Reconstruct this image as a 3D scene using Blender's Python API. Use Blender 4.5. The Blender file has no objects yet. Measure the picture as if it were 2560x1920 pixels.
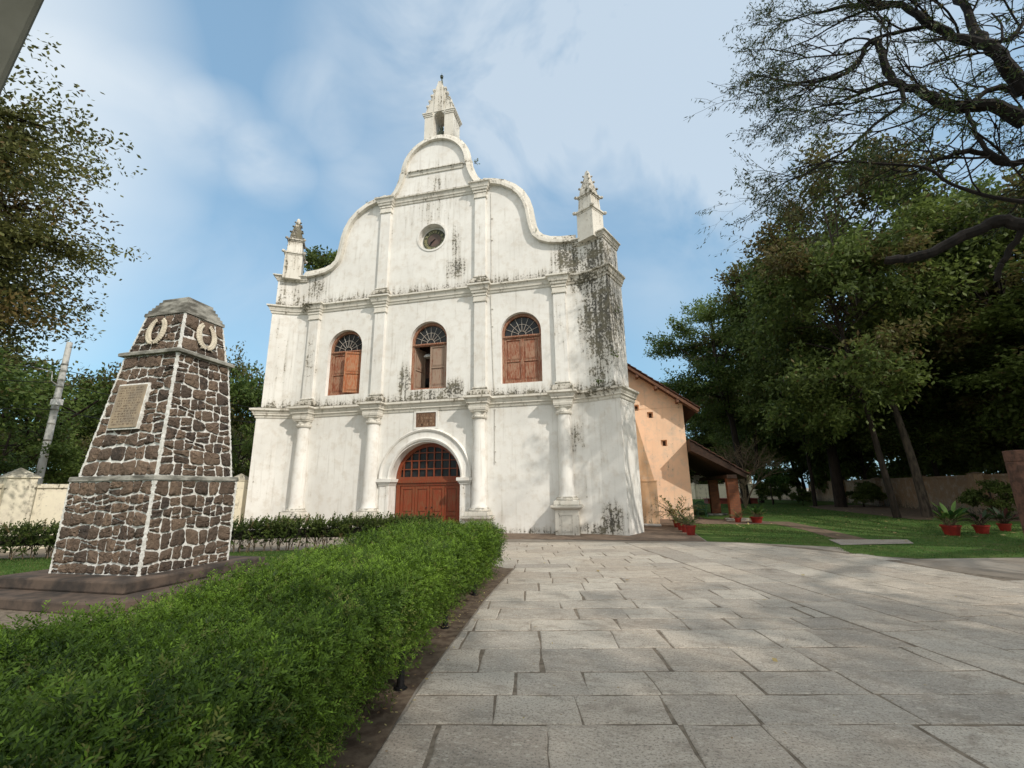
import bpy, math, random
import numpy as np
from mathutils import Vector, Matrix
R=math.radians
rng=np.random.default_rng(7); random.seed(7)
sc=bpy.context.scene
COL=sc.collection
# ---------------- camera ----------------
CAM=np.array([7.664,-17.298,1.6]); P_,Y_,R_=R(13.403),R(-12.862),R(-.818); FPX=1113.069
Fv=np.array([math.sin(Y_)*math.cos(P_),math.cos(Y_)*math.cos(P_),math.sin(P_)])
Rv=np.array([math.cos(Y_),-math.sin(Y_),0]); Uv=np.cross(Rv,Fv)
Rv,Uv=math.cos(R_)*Rv+math.sin(R_)*Uv,-math.sin(R_)*Rv+math.cos(R_)*Uv
cam=bpy.data.cameras.new('camera'); co=bpy.data.objects.new('camera',cam); COL.objects.link(co)
cam.sensor_width=36; cam.lens=36*FPX/2560; cam.clip_end=2000; cam.clip_start=.05
co.matrix_world=Matrix(((Rv[0],Uv[0],-Fv[0],CAM[0]),(Rv[1],Uv[1],-Fv[1],CAM[1]),(Rv[2],Uv[2],-Fv[2],CAM[2]),(0,0,0,1)))
sc.camera=co
def ray(px,py): return Fv+Rv*(px-1280)/FPX+Uv*(960-py)/FPX
def at(px,py,dist):
    d=ray(px,py); return CAM+d*dist/math.hypot(d[0],d[1])
# ---------------- light ----------------
SUN=np.array([1.35,-1.0,1.3]); SUN=SUN/np.linalg.norm(SUN)
EL=math.asin(SUN[2]); AZ=math.atan2(SUN[0],SUN[1])   # clockwise from +Y
sl=bpy.data.lights.new('sun','SUN'); sl.energy=2.9; sl.angle=R(.6); sl.color=(1,.93,.83)
so=bpy.data.objects.new('sun',sl); COL.objects.link(so)
so.rotation_euler=Vector(SUN).to_track_quat('Z','Y').to_euler()
W=bpy.data.worlds.new('World'); sc.world=W; W.use_nodes=True
nt=W.node_tree; nt.nodes.clear()
def wn(t,**k):
    n=nt.nodes.new(t)
    for a,b in k.items(): setattr(n,a,b)
    return n
out=wn('ShaderNodeOutputWorld'); bg=wn('ShaderNodeBackground'); bg.inputs[1].default_value=.15
sky=wn('ShaderNodeTexSky',sky_type='NISHITA',sun_disc=False,sun_elevation=EL,sun_rotation=AZ,altitude=0,air_density=1.0,dust_density=1.6,ozone_density=2.2)
tc=wn('ShaderNodeTexCoord')
def wm(op,a,b=None,c=None):
    n=wn('ShaderNodeMath',operation=op)
    for i,v in enumerate((a,b,c)):
        if v is None: continue
        if isinstance(v,(int,float)): n.inputs[i].default_value=v
        else: nt.links.new(v,n.inputs[i])
    return n.outputs[0]
def wnoise(scale,detail,rough,st=(1,1,1),dist=0):
    mp=wn('ShaderNodeMapping'); mp.inputs['Scale'].default_value=st; nt.links.new(tc.outputs['Generated'],mp.inputs[0])
    n=wn('ShaderNodeTexNoise'); n.inputs['Scale'].default_value=scale; n.inputs['Detail'].default_value=detail; n.inputs['Roughness'].default_value=rough
    n.inputs['Distortion'].default_value=dist
    nt.links.new(mp.outputs[0],n.inputs['Vector']); return n.outputs['Fac']
# clouds: soft puffs standing at fixed directions in the sky, broken up by noise
puffs=[(250,230,5,.5),(420,285,5.5,.6),(560,350,5.5,.75),(680,420,4.5,.8),(790,270,5,.75),(560,650,7,.35),(380,560,5,.3),(1000,230,12,.6),(1250,130,14,.8),(1500,80,16,.95),(1750,120,16,1.0),
 (1400,330,11,.7),(1330,450,8,.65),(1600,250,12,.6),(950,130,8,.45),(880,490,5,.45),(1950,330,16,.55),(2300,200,22,.7),(140,180,4,.3),(1700,-300,30,.7),(600,800,14,.35),(1600,600,12,.3),(1900,700,16,.35)]
acc=None
for px,py,deg,s in puffs:
    d=ray(px,py); d=d/np.linalg.norm(d)
    vd=wn('ShaderNodeVectorMath',operation='DOT_PRODUCT'); nt.links.new(tc.outputs['Generated'],vd.inputs[0]); vd.inputs[1].default_value=tuple(d)
    t=wm('SUBTRACT',vd.outputs['Value'],math.cos(R(deg)))
    t=wm('MULTIPLY',t,1/(1-math.cos(R(deg))))
    t=wm('MAXIMUM',t,0.0); t=wm('MULTIPLY',t,s)
    acc=t if acc is None else wm('ADD',acc,t)
acc2=None  # bright haze added out of view, mostly behind the camera, as fill light
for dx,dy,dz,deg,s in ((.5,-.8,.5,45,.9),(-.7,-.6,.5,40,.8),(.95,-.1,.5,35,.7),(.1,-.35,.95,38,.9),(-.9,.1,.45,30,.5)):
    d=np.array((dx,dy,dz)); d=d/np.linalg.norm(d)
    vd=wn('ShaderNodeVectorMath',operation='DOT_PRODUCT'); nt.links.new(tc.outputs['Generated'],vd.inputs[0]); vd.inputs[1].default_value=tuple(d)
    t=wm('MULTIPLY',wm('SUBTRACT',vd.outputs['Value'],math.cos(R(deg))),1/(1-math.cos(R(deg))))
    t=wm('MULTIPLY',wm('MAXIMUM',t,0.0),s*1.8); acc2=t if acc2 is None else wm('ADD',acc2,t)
n1=wnoise(3.2,5,.55,(1,1,1.3),.5); n2=wnoise(1.6,3,.5,(1,1,1.6))
c=wm('MULTIPLY',acc,wm('MULTIPLY_ADD',n1,3.0,-.95))
c=wm('ADD',c,wm('MULTIPLY',wm('SUBTRACT',n2,.47),.25))
c=wm('MINIMUM',wm('MAXIMUM',c,0.0),1.0)
c=wm('MULTIPLY',c,.60)
mx=wn('ShaderNodeMixRGB'); nt.links.new(c,mx.inputs[0])
mul=wn('ShaderNodeMixRGB',blend_type='MULTIPLY'); mul.inputs[0].default_value=1; mul.inputs[2].default_value=(.98,1.42,1.25,1)
nt.links.new(sky.outputs[0],mul.inputs[1])
# thin milky veil common to the whole sky
veil=wn('ShaderNodeMixRGB'); veil.inputs[0].default_value=.58; veil.inputs[2].default_value=(2.2,3.4,4.9,1)
nt.links.new(mul.outputs[0],veil.inputs[1]); nt.links.new(veil.outputs[0],mx.inputs[1])
mx.inputs[2].default_value=(4.9,5.4,5.85,1)
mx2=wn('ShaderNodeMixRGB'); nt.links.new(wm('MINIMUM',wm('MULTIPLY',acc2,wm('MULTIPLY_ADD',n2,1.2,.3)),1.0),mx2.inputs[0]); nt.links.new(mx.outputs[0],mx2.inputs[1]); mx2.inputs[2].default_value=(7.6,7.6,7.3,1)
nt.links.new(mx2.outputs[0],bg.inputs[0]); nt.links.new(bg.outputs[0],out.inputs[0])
sc.view_settings.view_transform='Standard'; sc.view_settings.look='None'; sc.view_settings.exposure=.08; sc.view_settings.gamma=1
sc.view_settings.use_curve_mapping=False
sc.render.engine='CYCLES'; sc.cycles.max_bounces=6; sc.cycles.transparent_max_bounces=6

# ---------------- material helper ----------------
class N:
    def __init__(s,name,rough=.8,spec=.3):
        s.m=bpy.data.materials.new(name); s.m.use_nodes=True; s.t=s.m.node_tree; s.b=s.t.nodes['Principled BSDF']
        s.b.inputs['Roughness'].default_value=rough; s.b.inputs['Specular IOR Level'].default_value=spec
        g=s.t.nodes.new('ShaderNodeNewGeometry'); s.pos=g.outputs['Position']; s.nrm=g.outputs['Normal']
        s.obj=s.t.nodes.new('ShaderNodeTexCoord').outputs['Object']
    def lk(s,v,i):
        if isinstance(v,(int,float)): i.default_value=v
        elif isinstance(v,tuple): i.default_value=v if len(v)==len(i.default_value) else v+(1,)
        else: s.t.links.new(v,i)
    def ma(s,op,a,b=None,c=None,clamp=False):
        n=s.t.nodes.new('ShaderNodeMath'); n.operation=op; n.use_clamp=clamp
        for i,v in enumerate((a,b,c)):
            if v is not None: s.lk(v,n.inputs[i])
        return n.outputs[0]
    def sep(s,v):
        n=s.t.nodes.new('ShaderNodeSeparateXYZ'); s.lk(v,n.inputs[0]); return n.outputs
    def noise(s,scale,detail=4,rough=.55,st=(1,1,1),vec=None,dist=0,loc=(0,0,0)):
        mp=s.t.nodes.new('ShaderNodeMapping'); mp.inputs['Scale'].default_value=st; mp.inputs['Location'].default_value=loc
        s.lk(vec if vec is not None else s.obj,mp.inputs[0])
        n=s.t.nodes.new('ShaderNodeTexNoise'); n.inputs['Scale'].default_value=scale; n.inputs['Detail'].default_value=detail
        n.inputs['Roughness'].default_value=rough; n.inputs['Distortion'].default_value=dist
        s.lk(mp.outputs[0],n.inputs['Vector']); return n.outputs['Fac']
    def step(s,v,a,b):  # smooth ramp a->b
        n=s.t.nodes.new('ShaderNodeMapRange'); n.interpolation_type='SMOOTHSTEP'; s.lk(v,n.inputs[0])
        n.inputs[1].default_value=a; n.inputs[2].default_value=b; return n.outputs[0]
    def mix(s,f,a,b,bt='MIX'):
        n=s.t.nodes.new('ShaderNodeMixRGB'); n.blend_type=bt; s.lk(f,n.inputs[0]); s.lk(a,n.inputs[1]); s.lk(b,n.inputs[2]); return n.outputs[0]
    def attr(s,name):
        n=s.t.nodes.new('ShaderNodeAttribute'); n.attribute_name=name; return n
    def bump(s,h,st=.3,d=.02):
        n=s.t.nodes.new('ShaderNodeBump'); n.inputs['Strength'].default_value=st; n.inputs['Distance'].default_value=d
        s.lk(h,n.inputs['Height']); s.t.links.new(n.outputs[0],s.b.inputs['Normal'])
    def col(s,c): s.lk(c,s.b.inputs['Base Color']); return s.m

def simple(name,c1,c2=None,scale=6,rough=.8,bump=.2,bd=.01,spec=.3,st=(1,1,1),detail=5,lo=.35,hi=.65):
    n=N(name,rough,spec); c2=c2 or tuple(x*.75 for x in c1)
    f=n.noise(scale,detail,.6,st)
    if bump: n.bump(f,bump,bd)
    return n.col(n.mix(n.step(f,lo,hi),c1,c2))

def plaster(name,white=(.80,.785,.745),blobs=(),ledges=(),amount=1.0,trim=False):
    n=N(name,.85,.2); p=n.pos; x,y,z=n.sep(p)
    big=n.noise(.55,4,.6,vec=p); mid=n.noise(2.6,6,.65,vec=p); fine=n.noise(11,6,.7,vec=p); st=n.noise(5,5,.6,(1.4,1.4,.09),vec=p)
    c=n.mix(n.step(big,.35,.7),white,tuple(v*k for v,k in zip(white,(.88,.875,.87))))
    c=n.mix(n.ma('MULTIPLY',n.step(mid,.46,.68),.42),c,(.56,.50,.42))
    # sum of local stain influences, each with its own place and size on the wall
    acc=None
    for cx,cz,rx,rz,s_ in blobs:
        a=n.ma('MULTIPLY',n.ma('SUBTRACT',x,cx),1/rx); a=n.ma('MULTIPLY',a,a)
        b=n.ma('MULTIPLY',n.ma('SUBTRACT',z,cz),1/rz); b=n.ma('MULTIPLY',b,b)
        t=n.ma('MAXIMUM',n.ma('SUBTRACT',1.0,n.ma('ADD',a,b)),0.0); t=n.ma('MULTIPLY',t,s_)
        acc=t if acc is None else n.ma('MAXIMUM',acc,t)
    led=None
    for zz,h,s_ in ledges:
        t=n.ma('SUBTRACT',1.0,n.ma('MULTIPLY',n.ma('SUBTRACT',z,zz),1/h))
        t=n.ma('MULTIPLY',n.ma('MULTIPLY',n.ma('MAXIMUM',t,0.0),n.ma('GREATER_THAN',z,zz-.03)),s_)
        t=n.ma('MINIMUM',t,s_); led=t if led is None else n.ma('MAXIMUM',led,t)
    infl=acc if acc is not None else 0.0
    if led is not None: infl=n.ma('MAXIMUM',infl,led)
    # grey weather streaks running down
    sm=n.ma('MULTIPLY',n.step(n.ma('ADD',st,n.ma('MULTIPLY',infl,.35)),.52,.80),.45*amount)
    c=n.mix(sm,c,(.36,.32,.26))
    pin=n.step(n.ma('ADD',fine,n.ma('MULTIPLY',infl,.22)),.66,.74)
    c=n.mix(n.ma('MULTIPLY',pin,.55*amount),c,(.22,.185,.15))
    # black mould where the influence is strong
    mf=n.ma('ADD',n.ma('MULTIPLY',fine,.56),n.ma('ADD',n.ma('MULTIPLY',mid,.32),n.ma('MULTIPLY',st,.46)))
    mold=n.step(n.ma('ADD',mf,n.ma('MULTIPLY',infl,.21)),.80,.86)
    if trim:
        up=n.ma('MAXIMUM',n.sep(n.nrm)[2],0.0)
        t2=n.step(n.ma('ADD',mf,n.ma('MULTIPLY',up,.20)),.71,.84); mold=n.ma('MAXIMUM',mold,n.ma('MULTIPLY',t2,.75))
    c=n.mix(n.ma('MULTIPLY',mold,.85),c,n.mix(n.step(mid,.4,.6),(.035,.034,.028),(.11,.10,.065)))
    n.bump(n.ma('MULTIPLY_ADD',fine,.35,n.ma('MULTIPLY',mid,1.0)),.35,.02)
    return n.col(c)
BL=[(7.5,8.3,1.25,2.9,1.05),(7.4,10.9,1.2,1.25,1.0),(6.1,11.2,.75,1.1,.95),(6.45,11.0,.4,1.2,1.1),(7.0,9.9,.9,.7,.95),(1.2,11.35,.75,.7,.8),(1.15,12.8,.35,1.2,.62),(-5.9,11.2,.75,1.0,.75),(-7.3,11.0,1.2,1.1,.5),
 (-1.1,6.3,.45,1.1,.85),(1.15,5.75,.8,.65,1.0),(7.45,.5,.55,.9,1.0),(6.9,.15,1.3,.35,.85),(4.3,.05,3.0,.22,.6),(0,14.6,2.2,1.2,.42),(0,16.1,1.2,.8,.5),(0,17.1,1.2,.5,.3),(-7.5,7.6,.9,2.4,.28),(-5.8,7.5,.5,1.8,.45),
 (-8,1,1.2,1.2,.2),(7.2,6.0,.8,.7,.7),(-.2,5.65,1.4,.3,.75),(5.8,8.2,.5,1.5,.3),(6.2,3.6,.5,.8,.5),(2.4,.5,.6,.5,.3)]
LED=[(5.38,.5,.85),(10.38,.6,.85),(15.42,.4,.6),(16.9,.3,.6)]
M={}
M['plaster']=plaster('plaster',blobs=BL,ledges=LED)
M['trim']=plaster('weathered_trim',white=(.74,.71,.64),blobs=BL+[(7.3,5.3,1.5,.4,.75),(6.6,12.0,1.4,.4,.55),(-6.2,10.3,.6,.5,.8)],ledges=LED,trim=True,amount=1.2)
M['pinn']=plaster('pinnacle_plaster',white=(.72,.69,.62),blobs=[(-7.25,14.3,1.2,1.0,1.05),(7.25,14.3,1,1.4,.62),(-7.25,12.6,.8,1,.45),(0,21.3,2,1.5,.4)],trim=True,amount=1.3)
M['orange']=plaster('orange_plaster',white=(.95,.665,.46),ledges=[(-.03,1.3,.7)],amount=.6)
M['buttress']=plaster('dark_orange_plaster',white=(.70,.46,.28),ledges=[(-.03,2.0,.55)],amount=1.0)  # darker orange base than the nave wall, with plaster streaks
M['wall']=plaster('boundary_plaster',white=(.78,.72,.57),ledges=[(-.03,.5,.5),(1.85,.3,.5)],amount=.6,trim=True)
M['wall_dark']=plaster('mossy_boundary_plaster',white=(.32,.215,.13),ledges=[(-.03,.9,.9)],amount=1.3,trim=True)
def wood(name,paint,bare,amt=.5,rough=.6):
    n=N(name,rough,.35); f=n.noise(7,6,.7,(3,3,.5)); g=n.noise(30,3,.6,(2,2,.15)); h=n.noise(2,3,.5)
    k=n.ma('ADD',n.ma('MULTIPLY',f,.8),n.ma('MULTIPLY',g,.25)); k=n.ma('ADD',k,n.ma('MULTIPLY',h,.25))
    pc=n.mix(n.step(g,.3,.7),paint,tuple(v*.7 for v in paint))
    c=n.mix(n.step(k,.68-.12*amt*2+.0,.80-.12*amt*2),pc,bare); n.bump(g,.3,.005); return n.col(c)
M['wood_peel']=wood('peeling_red_wood',(.27,.08,.038),(.34,.20,.13),.42)
M['wood_grey']=wood('bleached_wood',(.27,.12,.075),(.32,.23,.17),.66)
M['wood_warm']=wood('warm_peeling_wood',(.42,.12,.04),(.38,.20,.11),.38)
M['wood_red']=wood('varnished_red_wood',(.26,.055,.022),(.20,.075,.035),.3,.38)
M['glass']=simple('dark_glass',(.018,.019,.019),(.028,.029,.03),3,.25,0,spec=.25)
M['bars']=simple('fanlight_bars',(.52,.50,.46),(.36,.30,.25),9,.7,.1)
M['dark']=simple('dark_interior',(.01,.01,.01),rough=1,bump=0)  # near-black colour stands in for the unlit church interior
M['clock_ring']=simple('clock_green',(.045,.055,.035),(.10,.10,.06),6,.6)
M['clock_mid']=simple('clock_red_brown',(.13,.085,.072),(.09,.07,.06),4,.6)
M['gilt']=simple('faded_gilt',(.50,.45,.25),(.32,.32,.20),8,.5)
M['black']=simple('black_iron',(.012,.012,.013),rough=.45,bump=.05)
M['plaque']=simple('brown_stone_plaque',(.20,.115,.07),(.13,.075,.05),12,.8,.4)
M['plaque_ink']=simple('plaque_letters',(.34,.24,.16),rough=.8)
M['tablet']=simple('sandstone_tablet',(.36,.285,.20),(.26,.215,.165),4,.75,.2)
M['tablet_ink']=simple('tablet_letters',(.19,.14,.10),rough=.9,bump=0)
M['white']=simple('white_pipe',(.8,.8,.78),rough=.4,bump=0)
M['tile']=simple('old_clay_tile',(.10,.045,.03),(.045,.03,.025),5,.9,.4,.02,st=(3,1,1))
M['tile_far']=simple('far_clay_tile',(.17,.075,.045),(.09,.05,.035),2.5,.9,.4,.02,st=(3,1,1))
M['timber']=simple('dark_timber',(.055,.03,.02),(.03,.018,.013),8,.8,.2)
M['rafter']=simple('reddish_rafter',(.19,.095,.055),(.12,.06,.04),8,.8,.2)
M['concrete']=simple('pole_concrete',(.56,.56,.54),(.46,.46,.44),3,.85,.2,st=(1,1,.3))
M['nearcon']=simple('grey_green_cement',(.16,.165,.14),(.10,.105,.085),2.2,.9,.25,.01,lo=.3,hi=.75)
M['laterite']=simple('laterite_block',(.15,.078,.055),(.075,.043,.032),7,.95,.8,.03)
M['step']=simple('dark_step_stone',(.125,.092,.072),(.045,.038,.034),2.6,.9,.5,.02)
M['capstone']=simple('weathered_cement',(.38,.37,.33),(.11,.105,.09),3.0,.9,.4,.01,st=(1,1,2.5))
M['mortar']=simple('white_mortar',(.82,.81,.78),(.58,.57,.53),16,.9,.5,.01)
M['wreath']=simple('cream_wreath',(.62,.56,.45),(.48,.42,.33),9,.8,.3)
def stone():
    n=N('brown_rubble',.88,.25); a=n.attr('tint'); f=n.noise(9,8,.72); g=n.noise(26,5,.7); h=n.noise(3,3,.5)
    c=n.mix(a.outputs['Fac'],(.065,.053,.046),(.25,.18,.13))
    c=n.mix(n.step(f,.42,.66),c,n.mix(h,(.028,.024,.023),(.27,.19,.14)))
    c=n.mix(n.ma('MULTIPLY',n.step(g,.55,.75),.5),c,(.03,.022,.018))
    n.bump(n.ma('MULTIPLY_ADD',g,.4,f),1.0,.065); return n.col(c)
M['stone']=stone()
M['brick']=simple('red_brick_plain',(.30,.10,.05),(.2,.07,.04),4)
def brick():
    n=N('brick_courses',.9,.2); b=n.t.nodes.new('ShaderNodeTexBrick'); b.inputs['Scale'].default_value=4
    b.inputs['Color1'].default_value=(.23,.085,.042,1); b.inputs['Color2'].default_value=(.15,.06,.035,1); b.inputs['Mortar'].default_value=(.13,.07,.045,1)
    b.inputs['Brick Width'].default_value=.9; b.inputs['Row Height'].default_value=.35; b.inputs['Mortar Size'].default_value=.035
    mp=n.t.nodes.new('ShaderNodeMapping'); mp.inputs['Rotation'].default_value=(R(90),0,0); n.lk(n.obj,mp.inputs[0]); n.lk(mp.outputs[0],b.inputs['Vector'])
    n.bump(b.outputs['Fac'],-.6,.02); return n.col(b.outputs['Color'])
M['brickc']=brick()
def leafmat(name,dark,light,trans=.35,rough=.55,extra=None):
    n=N(name,rough,.25); a=n.attr('tint'); c=n.mix(a.outputs['Fac'],dark,light)
    if extra:
        b=n.attr('tint2'); c=n.mix(b.outputs['Fac'],c,extra)
    n.col(c); t=n.t.nodes.new('ShaderNodeBsdfTranslucent'); n.lk(c,t.inputs[0]); ms=n.t.nodes.new('ShaderNodeMixShader'); ms.inputs[0].default_value=trans
    n.t.links.new(n.b.outputs[0],ms.inputs[1]); n.t.links.new(t.outputs[0],ms.inputs[2])
    n.t.links.new(ms.outputs[0],n.t.nodes['Material Output'].inputs[0]); return n.m
M['leaf_dark']=leafmat('dark_leaf',(.045,.072,.02),(.20,.26,.065),.45,extra=(.13,.085,.04))
M['leaf_mid']=leafmat('mid_leaf',(.038,.072,.016),(.17,.23,.05),.4,extra=(.14,.11,.045))
M['leaf_olive']=leafmat('olive_leaf',(.055,.068,.02),(.20,.20,.06),.3,extra=(.18,.11,.04))
M['leaf_rain']=leafmat('feathery_leaf',(.022,.04,.015),(.07,.10,.03),.3,extra=(.12,.09,.035))
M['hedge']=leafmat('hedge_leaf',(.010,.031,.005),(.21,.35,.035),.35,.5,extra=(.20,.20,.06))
M['hedge_far']=leafmat('far_hedge_leaf',(.035,.06,.015),(.13,.17,.04),.3,extra=(.22,.16,.08))
M['grass']=leafmat('grass_blade',(.035,.085,.018),(.11,.19,.04),.3,extra=(.17,.16,.06))
M['pot_leaf']=leafmat('pot_leaf',(.03,.075,.02),(.14,.24,.05),.35,extra=(.25,.22,.07))
M['pot_leaf_dark']=leafmat('dark_pot_leaf',(.015,.03,.012),(.04,.07,.025),.3,extra=(.08,.03,.03))
M['palm_leaf']=leafmat('palm_leaf',(.04,.08,.02),(.2,.22,.06),.35,extra=(.45,.28,.08))
M['drygold']=leafmat('fallen_leaf',(.22,.13,.06),(.42,.36,.16),.1)
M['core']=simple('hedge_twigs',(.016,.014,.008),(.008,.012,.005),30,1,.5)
M['twig']=simple('pale_twig',(.20,.15,.09),(.12,.09,.06),12,.9,.2)
M['bark']=simple('dark_bark',(.040,.030,.023),(.022,.017,.013),5,.95,.9,.04,st=(2,2,.4))
M['bark_black']=simple('black_bark',(.014,.011,.009),(.008,.007,.006),5,.95,.8,.03,st=(2,2,.4))
M['bark_pale']=simple('lichen_bark',(.10,.078,.058),(.035,.028,.022),4,.95,.8,.03,st=(2,2,.5))
M['pot']=simple('red_pot',(.27,.025,.018),(.19,.02,.015),5,.45,.05)
M['soil']=simple('dark_soil',(.15,.115,.082),(.075,.052,.036),9,1,.6,.02)
M['chair']=simple('green_plastic',(.035,.10,.05),(.03,.08,.04),5,.35,0)
M['statue']=simple('green_bronze',(.035,.045,.035),(.10,.12,.08),7,.5,.3,st=(3,3,.6))
M['benchred']=simple('red_oxide_bench',(.33,.07,.05),(.22,.06,.045),4,.7,.2)
M['cable']=simple('cable',(.015,.015,.016),rough=.6,bump=0)
M['conduit']=simple('wall_conduit',(.6,.58,.53),(.4,.37,.32),10,.7,.1)

# ---------------- object helpers ----------------
def tag(o,label=None,cat=None,group=None,kind=None):
    if label: o['label']=label
    if cat: o['category']=cat
    if group: o['group']=group
    if kind: o['kind']=kind
    return o
def thing(name,label,cat,loc=(0,0,0),rz=0,group=None):
    o=bpy.data.objects.new(name,None); o.empty_display_size=.2; COL.objects.link(o); o.location=loc; o.rotation_euler=(0,0,rz)
    return tag(o,label,cat,group)
class MB:
    def __init__(s): s.v=[];s.f=[];s.n=0
    def add(s,v,f):
        b=s.n; s.v.extend([tuple(map(float,p)) for p in v]); s.f.extend([tuple(b+i for i in q) for q in f]); s.n+=len(v); return s
    def box(s,x0,x1,y0,y1,z0,z1):
        return s.add([(x0,y0,z0),(x1,y0,z0),(x1,y1,z0),(x0,y1,z0),(x0,y0,z1),(x1,y0,z1),(x1,y1,z1),(x0,y1,z1)],
         [(0,3,2,1),(4,5,6,7),(0,1,5,4),(1,2,6,5),(2,3,7,6),(3,0,4,7)])
    def frus(s,cx,cy,z0,z1,a0,b0,a1,b1):
        return s.add([(cx-a0,cy-b0,z0),(cx+a0,cy-b0,z0),(cx+a0,cy+b0,z0),(cx-a0,cy+b0,z0),(cx-a1,cy-b1,z1),(cx+a1,cy-b1,z1),(cx+a1,cy+b1,z1),(cx-a1,cy+b1,z1)],
         [(0,3,2,1),(4,5,6,7),(0,1,5,4),(1,2,6,5),(2,3,7,6),(3,0,4,7)])
    def stack(s,cx,cy,prof,asp=1):   # square section stack: prof [(z,half)]
        v=[];f=[]
        for z,h in prof: v+=[(cx-h,cy-h*asp,z),(cx+h,cy-h*asp,z),(cx+h,cy+h*asp,z),(cx-h,cy+h*asp,z)]
        for i in range(len(prof)-1):
            for k in range(4): f.append((4*i+k,4*i+(k+1)%4,4*i+4+(k+1)%4,4*i+4+k))
        f.append((3,2,1,0)); m=4*len(prof)-4; f.append((m,m+1,m+2,m+3)); return s.add(v,f)
    def lathe(s,cx,cy,prof,n=28):
        v=[];f=[]
        for z,r in prof:
            for k in range(n): a=2*math.pi*k/n; v.append((cx+r*math.cos(a),cy+r*math.sin(a),z))
        for i in range(len(prof)-1):
            for k in range(n): f.append((n*i+k,n*i+(k+1)%n,n*(i+1)+(k+1)%n,n*(i+1)+k))
        f.append(tuple(range(n-1,-1,-1))); f.append(tuple(n*(len(prof)-1)+k for k in range(n))); return s.add(v,f)
    def tube(s,pts,rad,n=6):
        pts=[np.array(p,float) for p in pts]; m=len(pts)
        if not hasattr(rad,'__len__'): rad=[rad]*m
        v=[];f=[]; prev=None
        for i,p in enumerate(pts):
            t=pts[min(i+1,m-1)]-pts[max(i-1,0)]; t=t/(np.linalg.norm(t)+1e-9)
            a=np.cross(t,(0,0,1)) if prev is None else prev-t*np.dot(prev,t)
            if np.linalg.norm(a)<1e-3: a=np.cross(t,(1,0,0))
            a=a/np.linalg.norm(a); prev=a; b=np.cross(t,a)
            for k in range(n):
                q=2*math.pi*k/n; v.append(p+rad[i]*(math.cos(q)*a+math.sin(q)*b))
        for i in range(m-1):
            for k in range(n): f.append((n*i+k,n*i+(k+1)%n,n*(i+1)+(k+1)%n,n*(i+1)+k))
        f.append(tuple(range(n-1,-1,-1))); f.append(tuple(n*(m-1)+k for k in range(n))); return s.add(v,f)
    def prism(s,poly,z0,z1):
        n=len(poly); v=[(x,y,z0) for x,y in poly]+[(x,y,z1) for x,y in poly]
        return s.add(v,[tuple(range(n-1,-1,-1)),tuple(range(n,2*n))]+[(i,(i+1)%n,n+(i+1)%n,n+i) for i in range(n)])
    def mould(s,path,prof):  # plan path, profile (out,z)
        path=[np.array(p,float) for p in path]; k=len(path); m=len(prof); v=[]
        def nr(a,b): d=b-a; d=d/np.linalg.norm(d); return np.array((d[1],-d[0]))
        for i in range(k):
            if i==0: mm=nr(path[0],path[1])
            elif i==k-1: mm=nr(path[-2],path[-1])
            else:
                n1,n2=nr(path[i-1],path[i]),nr(path[i],path[i+1]); mm=(n1+n2)/(1+n1@n2)
            for o,z in prof: v.append((path[i][0]+mm[0]*o,path[i][1]+mm[1]*o,z))
        f=[(i*m+j,(i+1)*m+j,(i+1)*m+(j+1)%m,i*m+(j+1)%m) for i in range(k-1) for j in range(m)]
        f+=[tuple(range(m)),tuple((k-1)*m+j for j in range(m-1,-1,-1))]; return s.add(v,f)
    def sweepxz(s,pts,prof,close=False): # outline in XZ, profile closed loop (n,y); n>0 outward (left of travel)
        pts=[np.array(p,float) for p in pts]; k=len(pts); m=len(prof); v=[]
        for i in range(k):
            a=pts[i]-pts[i-1] if (i>0 or close) else pts[1]-pts[0]; b=pts[(i+1)%k]-pts[i] if (i<k-1 or close) else pts[-1]-pts[-2]
            a=a/np.linalg.norm(a); b=b/np.linalg.norm(b); n1=np.array((-a[1],a[0])); n2=np.array((-b[1],b[0])); mm=(n1+n2)/max(.35,1+n1@n2)
            for o,y in prof: v.append((pts[i][0]+mm[0]*o,y,pts[i][1]+mm[1]*o))
        rg=range(k) if close else range(k-1)
        f=[(i*m+j,i*m+(j+1)%m,((i+1)%k)*m+(j+1)%m,((i+1)%k)*m+j) for i in rg for j in range(m)]
        if not close: f+=[tuple(range(m-1,-1,-1)),tuple((k-1)*m+j for j in range(m))]
        return s.add(v,f)
    def sphere(s,c,r,n=8,sq=(1,1,1)):
        v=[];f=[];h=n//2
        for i in range(h+1):
            t=math.pi*i/h
            for k in range(n): a=2*math.pi*k/n; v.append((c[0]+r*sq[0]*math.sin(t)*math.cos(a),c[1]+r*sq[1]*math.sin(t)*math.sin(a),c[2]+r*sq[2]*math.cos(t)))
        for i in range(h):
            for k in range(n): f.append((n*i+k,n*(i+1)+k,n*(i+1)+(k+1)%n,n*i+(k+1)%n))
        return s.add(v,f)
    def build(s,name,mat,parent=None,smooth=False,world=True,bevel=0):
        me=bpy.data.meshes.new(name); me.from_pydata(s.v,[],s.f)
        return fin(me,name,mat,parent,smooth,world,bevel)
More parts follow.
